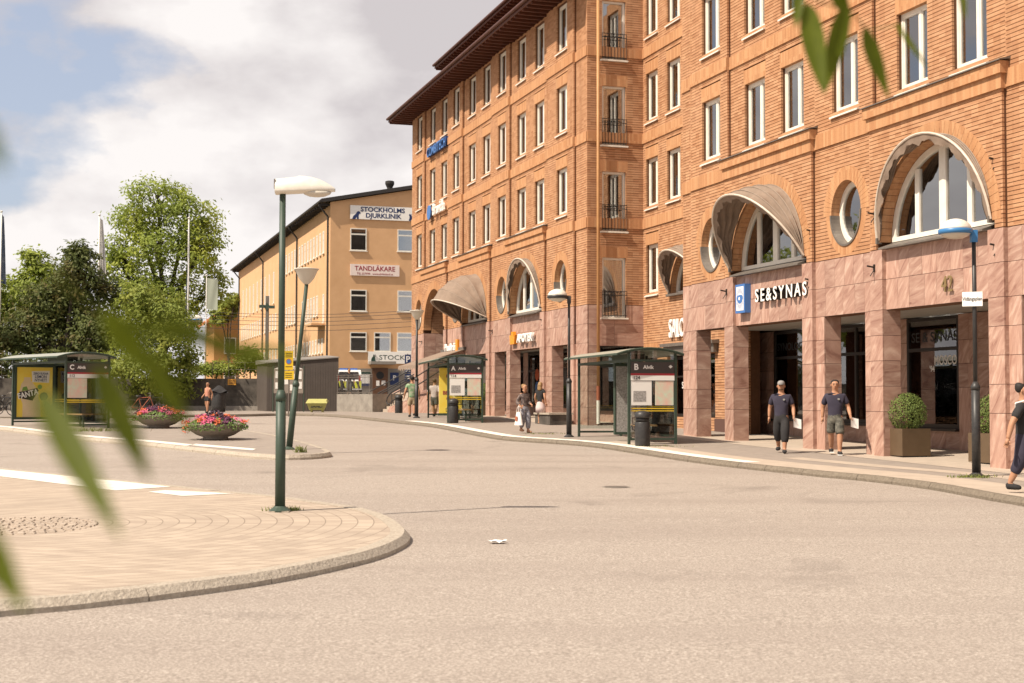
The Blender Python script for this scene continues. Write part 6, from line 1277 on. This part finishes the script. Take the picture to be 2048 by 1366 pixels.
    if legs:
        lg = [[(V(0, 0, 1.06), (.17*k*w_, .125*k)), (pel, (.178*k*w_, .135*k)), (V(0, 0, .86), (.165*k, .13*k))]]
        for s in (-1, 1):
            hp, kn, an, to = Lg[s]; ch = [(V(0, 0, .86), (.165*k, .13*k)), (f(hp.lerp(kn, .25)), .125*k)]; tot = leglen*2
            ch.append((f(hp.lerp(kn, min(1, tot*.65+.2))), .116*k))
            if leglen > .5: ch.append((f(kn), .10*k)); ch.append((f(kn.lerp(an, (leglen-.5)*2)), .088*k))
            else: ch.append((f(hp.lerp(kn, min(1.12, tot+.12))), .112*k))
            lg.append(ch)
        skinmesh(lg, legs, 'trousers' if leglen > .7 else 'shorts', o)
    for s in (-1, 1):
        hp, kn, an, to = Lg[s]; z = an.z-.085
        m = skinmesh([[(f(an+Vector((0, .06, -.038))), (.058*k, .055*k)), (f(an+Vector((0, 0, -.02))), (.062*k, .066*k)), (f(an+Vector((s*.012, -.11, -.042))), (.062*k, .05*k)), (f(an+Vector((s*.018, -.20, -.05))), (.052*k, .038*k))]], shoe, 'shoe', o, 1)
        if sole: MB().box((an.x-.045)*k, (an.x+.055)*k, (an.y-.185)*k, (an.y+.085)*k, (z+.0)*k, (z+.022)*k).build('sole', sole, o)
    # hair
    if not bald:
        hv = [[(hd(0, .065, 1.595), (.092*k, .06*k)), (hd(0, .050, 1.69), (.112*k, .10*k)), (hd(0, .018, 1.768), (.095*k, .10*k))]]
        if long_hair: hv.append([(hd(0, .050, 1.69), (.112*k, .10*k)), (hd(0, .085, 1.55), (.115*k, .068*k)), (hd(0, .085, 1.38), (.10*k, .055*k))])
        skinmesh(hv, hair, 'hair', o, 2)
    if cap: m = MB(); m.lathe([(.088, 1.675), (.09, 1.70), (.082, 1.745), (.05, 1.775), (.01, 1.782)], 16, (0, 0, 0), k, k*1.12); m.v = [(x, y, z*k) for x, y, z in m.v]; m.box(-.06*k, .06*k, -.17*k, -.07*k, 1.675*k, 1.69*k); m.build('cap', cap, o, True)
    if beard: skinmesh([[(hd(0, -.078, 1.535), (.07*k, .055*k)), (hd(0, -.07, 1.575), (.09*k, .06*k))]], hair, 'beard', o, 1)
    if strap: MB().tube([V(-.1, .10, 1.44), V(-.08, -.03, 1.475), V(0.0, -.125, 1.30), V(.13, -.10, 1.08), V(.17, .05, 1.0), V(.06, .12, 1.15), V(-.1, .10, 1.44)], .018*k, 6).build('bag_strap', strap, o)
    res = [o]
    for s, wr, d in hands:
        w = Vector(wr)*k; Mw = Matrix.Translation(Vector(loc)) @ Matrix.Rotation(rz, 4, 'Z')
        if paper == s:
            q = thing('paper_sheet', 'folded white paper held by %s' % paper_lab.pop(0), 'paper', tuple(Mw @ (w+d*.1*k)), rz+R(25)); m = MB(); m.grid(lambda u, v: (-.02+.20*u, -.02+.015*math.sin(4*u), .05-.24*v-.05*u), 4, 4); m.grid(lambda u, v: (-.02+.20*u, -.016+.015*math.sin(4*u), .05-.24*v-.05*u), 4, 4); m.build('sheet', 'white_letter', q)
        if bag and bag[0] == s:
            q = thing('tote_bag', bag[1], 'bag', tuple(Mw @ (w+Vector((s*.06, 0, -.08))*k)), rz); m = MB(); m.grid(lambda u, v: ((.06+.04*v)*math.cos(6.2832*u), (.10+.11*v)*math.sin(6.2832*u), -.12-.44*v), 20, 6); m.add([((.10)*math.cos(6.2832*i/20), .21*math.sin(6.2832*i/20), -.56) for i in range(20)], [tuple(range(20))]); m.build('bag_body', 'cloth_white', q, True)
            for sg in (-1, 1): MB().tube([(sg*.05, -.06, -.13), (sg*.03, -.04, .02), (0, 0, .09), (sg*.03, .04, .02), (sg*.05, .06, -.13)], .009, 5).build('bag_handle', 'cloth_white', q)
            MB().box(-.105, -.095, -.06, .06, -.42, -.27).build('bag_print', 'rust_paint', q)
    return o
paper_lab = ['the man in long black trousers', 'the man in patterned shorts']
def gl(x, y): p = gnd(x, y); return (p.x, p.y, gz(p.y)+0.002)
person('man in navy T-shirt, black calf-length trousers and pale cap walking with a paper', gl(1563, 906), R(-14), 1.80, 'cloth_navy', 'cloth_black', 'hair_brown', leglen=.82, cap='cap_grey', beard=True, paper=1, arms=((-.04, .10, .30), (.05, -.14, .26)), stride=.24)
person('man in navy T-shirt, patterned work shorts and white-soled shoes walking with a paper', gl(1671, 910), R(-10), 1.84, 'cloth_navy', 'cloth_camo', 'hair_dark', leglen=.5, paper=1, arms=((-.03, .08, .30), (.08, -.16, .24)), stride=.2, sole='white_letter')
person('man in black T-shirt with pale bag strap, cut off by the right picture edge', gl(2049, 986), R(62), 1.84, 'cloth_black', 'cloth_navy', 'hair_dark', leglen=.8, arms=((-.10, .18, .30), (.05, -.2, .30)), stride=.22, strap='cloth_white')
person('woman in dark patterned top and long printed trousers carrying a white tote bag', gl(1049, 866), R(35), 1.62, 'cloth_dark_print', 'cloth_blue_print', 'hair_blond', leglen=.95, female=True, sleeve=1.0, arms=((-.02, -.08, .18), (-.10, -.26, .12)), bag=(-1, 'white tote bag with small print hanging from the woman\'s arm'), long_hair=False, stride=.1, shoe='skin')
person('blond woman in black top and pink skirt standing at the dark doorway', gl(1081, 848), R(150), 1.66, 'cloth_black', None, 'hair_blond', skirt=('cloth_pink', .48, .21), female=True, long_hair=True, stride=.05, shoe='skin', sleeve=.3)
person('man in green top and khaki shorts seen from behind beside the far lamp', gl(824, 834), R(190), 1.83, 'cloth_green', 'cloth_khaki', 'hair_dark', leglen=.46, sleeve=.35, arms=((-.06, .0, .30), (.08, -.02, .28)), stride=.08)
person('person in pale pink shirt and grey shorts walking away inside the far shelter', gl(869, 833), R(165), 1.72, 'cloth_pink', 'cloth_grey', 'hair_brown', leglen=.44, sleeve=.6, arms=((-.04, .05, .30), (.10, -.02, .30)), stride=.14)
person('young woman in coral sleeveless top and black shorts walking by the concrete wall', gl(415, 826), R(-28), 1.62, 'cloth_coral', 'cloth_black', 'hair_dark', leglen=.26, sleeve=0, female=True, long_hair=True, arms=((-.02, -.16, .22), (.02, .06, .30)), stride=.12, shoe='cloth_black')
p = at(698, 790, 93.0); person('dark-clothed person standing on the terrace beside the police car', (p.x, p.y, tz+0.002), R(20), 1.72, 'cloth_black', 'cloth_grey', 'hair_dark', leglen=.95, sleeve=1.0, stride=.05)
# ------------------------------------------------------------------ bicycles and wheelie bin by the wall
def bike(x, y, rz, label, m='black_metal'):
    p = gnd(x, y); o = thing('bicycle', label, 'bicycle', (p.x, p.y, gz(p.y)), rz, 'bicycles parked by the wall')
    for cx in (-.52, .52):
        w = MB().tube([(cx+.33*math.cos(6.2832*i/24), 0, .34+.33*math.sin(6.2832*i/24)) for i in range(25)], .018, 6).build('wheel', 'tyre', o)
        sp = MB(); [sp.cone((cx, 0, .34), (cx+.32*math.cos(a), 0, .34+.32*math.sin(a)), .003, n=4) for a in [6.2832*i/12 for i in range(12)]]; sp.cone((cx, -.04, .34), (cx, .04, .34), .02); sp.build('spokes', 'grey_metal', w)
    fr = MB(); B, St, Hd, Re, Fr = (-.05, 0, .30), (-.18, 0, .80), (.36, 0, .84), (-.52, 0, .34), (.52, 0, .34)
    for a, b in ((B, St), (St, Hd), (B, Hd), (Re, B), (Re, St), (Hd, Fr)): fr.cone(a, b, .018, n=7)
    fr.build('frame', m, o); MB().lathe([(.02, .86), (.09, .88), (.07, .93), (.02, .93)], 10, (-.2, 0, 0), 1.5, .8).cone(St, (-.2, 0, .88), .014).build('saddle', 'black_metal', o)
    MB().tube([(.28, -.28, 1.02), (.36, -.1, 1.05), (.38, 0, .98), (.36, .1, 1.05), (.28, .28, 1.02)], .012, 6).cone(Hd, (.38, 0, .99), .014).build('handlebar', 'grey_metal', o)
    MB().lathe([(.09, -.006), (.09, .006)], 14, (-.05, 0, 0)).build('chainring', 'grey_metal', o, loc=(-0.0, 0.05, .30)).rotation_euler.x = math.pi/2
    MB().box(-.72, -.36, -.1, .1, .70, .715).build('rack', 'grey_metal', o)
bike(4, 832, R(35), 'black bicycle at the left picture edge beside the shelter'); bike(14, 829, R(60), 'dark bicycle behind the one at the left picture edge'); bike(285, 829, R(20), 'bicycle with rust red frame left of the flower bowls', 'rust_paint'); bike(310, 828, R(30), 'black bicycle leaning behind the flower bowls'); bike(150, 832, R(15), 'dark bicycle seen through the left shelter glass'); bike(182, 831, R(25), 'dark bicycle seen through the left shelter next to its right post')
p = gnd(437, 824); o = thing('waste_sack_stand', 'black covered refuse container by the concrete wall', 'container', (p.x, p.y, gz(p.y)), R(10)); MB().lathe([(.36, 0), (.40, .3), (.42, 1.05), (.40, 1.1)], 12).build('tub', 'black_metal', o, True); m = MB(); m.grid(lambda u, v: (.5*(u-.5)*2*.9+.05*math.sin(9*v), .9*(v-.5), 1.1+.35*math.sin(math.pi*u)*math.sin(math.pi*v)+.06*math.sin(8*u+5*v)), 12, 12); m.build('cover', 'cloth_black', o, True)
# shop window displays
f = SH[3]
def wtext(s_, size, m, s0, z, d=3.345, wid=1.0, bold=0.004): t = text(s_, size, m, bld, TB(d-0.01, s0, z), RF, 0.001, 'window_lettering', bold, wid=wid); return t
wtext('SYNOLOGEN', 0.36, 'black_letter', 40.85, 1.74, wid=1.0); wtext('SE & SYNAS', 0.38, 'black_letter', 33.1, 1.72, wid=1.1); wtext('MOSCOT', 0.36, 'paper_white', 32.5, 1.08, wid=0.8); wtext("'94", 0.22, 'paper_white', 33.2, 0.86, wid=0.9)
for s0, z, w, h, m in ((41.1, 0.35, .62, .95, 'paper_white'), (40.35, 0.35, .62, .95, 'paper_white'), (41.1, -.62, .62, .85, 'paper_white'), (40.35, -.62, .62, .85, 'paper_white'), (41.8, -.5, .45, 1.8, 'bottle_cream'), (32.9, .0, .5, .7, 'curtain_grey'), (34.0, 1.2, .5, .85, 'wood_ochre'), (32.5, -.4, .7, .35, 'curtain_grey'), (37.0, -.5, .5, .9, 'curtain_grey')):
    o = MB(TB).box(3.50, 3.52, s0-w/2, s0+w/2, z, z+h).build('display_poster', m, bld)
    if m == 'paper_white': MB(TB).box(3.494, 3.499, s0-w*.1, s0+w*.12, z+h*.2, z+h*.75).build('poster_print', 'rust_paint' if s0 > 40.9 else 'print_grey', o)
for k, (s0, z, m) in enumerate(((63.4, 1.2, 'petal_orange'), (62.7, 1.2, 'leaf_print'), (63.4, .6, 'sign_blue'), (62.7, .6, 'leaf_print'), (63.4, 0.0, 'leaf_print'), (62.7, 0.0, 'petal_pink'))): MB(TB).prism([(s0+.3*math.cos(a), z+.28*math.sin(a)) for a in [6.2832*i/16 for i in range(16)]], lambda s, z_: (2.19, s, z_), lambda s, z_: (2.195, s, z_)).build('window_dot', m, bld)
# ------------------------------------------------------------------ willow twigs close to the camera
leaf_mat('leaf_near', (0.075, 0.095, 0.003), (0.09, 0.115, 0.004), (0.14, 0.17, 0.01), 9)
def twig(label, depth, leaves, stem):
    root = at(stem[0][0], stem[0][1], depth); o = thing('willow_twig', label, 'twig', tuple(root), 0, 'willow twigs hanging close to the camera')
    MB().tube([tuple(at(x, y, depth*(1+0.02*i))-root) for i, (x, y) in enumerate(stem)], 0.0016, 6).build('stem', 'leaf_near', o)
    for i, (x0, y0, x1, y1, w, tilt) in enumerate(leaves):
        a, b = at(x0, y0, depth*1.0), at(x1, y1, depth*(1.0+tilt)); d = b-a; v = d.normalized().cross(a.normalized()).normalized(); n_ = d.normalized().cross(v); W_ = w/F*depth/2
        def P(u, q):
            wd = W_*(math.sin(math.pi*u**0.75)**0.8)*(1-0.25*u); return tuple(a+d*u+v*(q*wd)+n_*(0.35*abs(q)*wd+0.12*d.length*u*u)-root)
        m = MB(); m.grid(lambda u, s_: P(0.001+0.998*u, 2*s_-1), 14, 4); m.build('leaf', 'leaf_near', o, True)
twig('blurred green twig with long leaves hanging at the left side of the view', 1.05, [(205, 615, 302, 745, 62, .05), (282, 690, 382, 858, 50, .04), (320, 635, 560, 746, 38, .06), (190, 725, 298, 960, 66, .02), (75, 775, 254, 1098, 70, -.05), (240, 640, 420, 690, 30, .05), (455, 690, 590, 705, 22, .08)], [(90, 520), (150, 590), (205, 630), (250, 670), (290, 695), (325, 640)])
twig('blurred leaf tip at the lower left picture corner', 0.95, [(-70, 1020, 55, 1228, 74, .0)], [(-120, 960), (-60, 1035)])
twig('very faint blurred leaf at the upper left picture edge', 0.7, [(-70, 215, 16, 350, 60, 0)], [(-120, 140), (-60, 225)])
twig('sharp-edged dark green leaves hanging from the top right of the view', 2.7, [(1612, 5, 1650, 195, 50, .0), (1692, 10, 1650, 182, 44, .03), (1728, 55, 1776, 192, 34, .02), (1790, 45, 1850, 128, 12, .05), (1920, -30, 1932, 42, 14, 0), (1600, -30, 1590, 60, 26, 0), (1660, -40, 1700, 40, 34, .02)], [(1560, -60), (1640, 5), (1700, 20), (1735, 60), (1800, 50)])
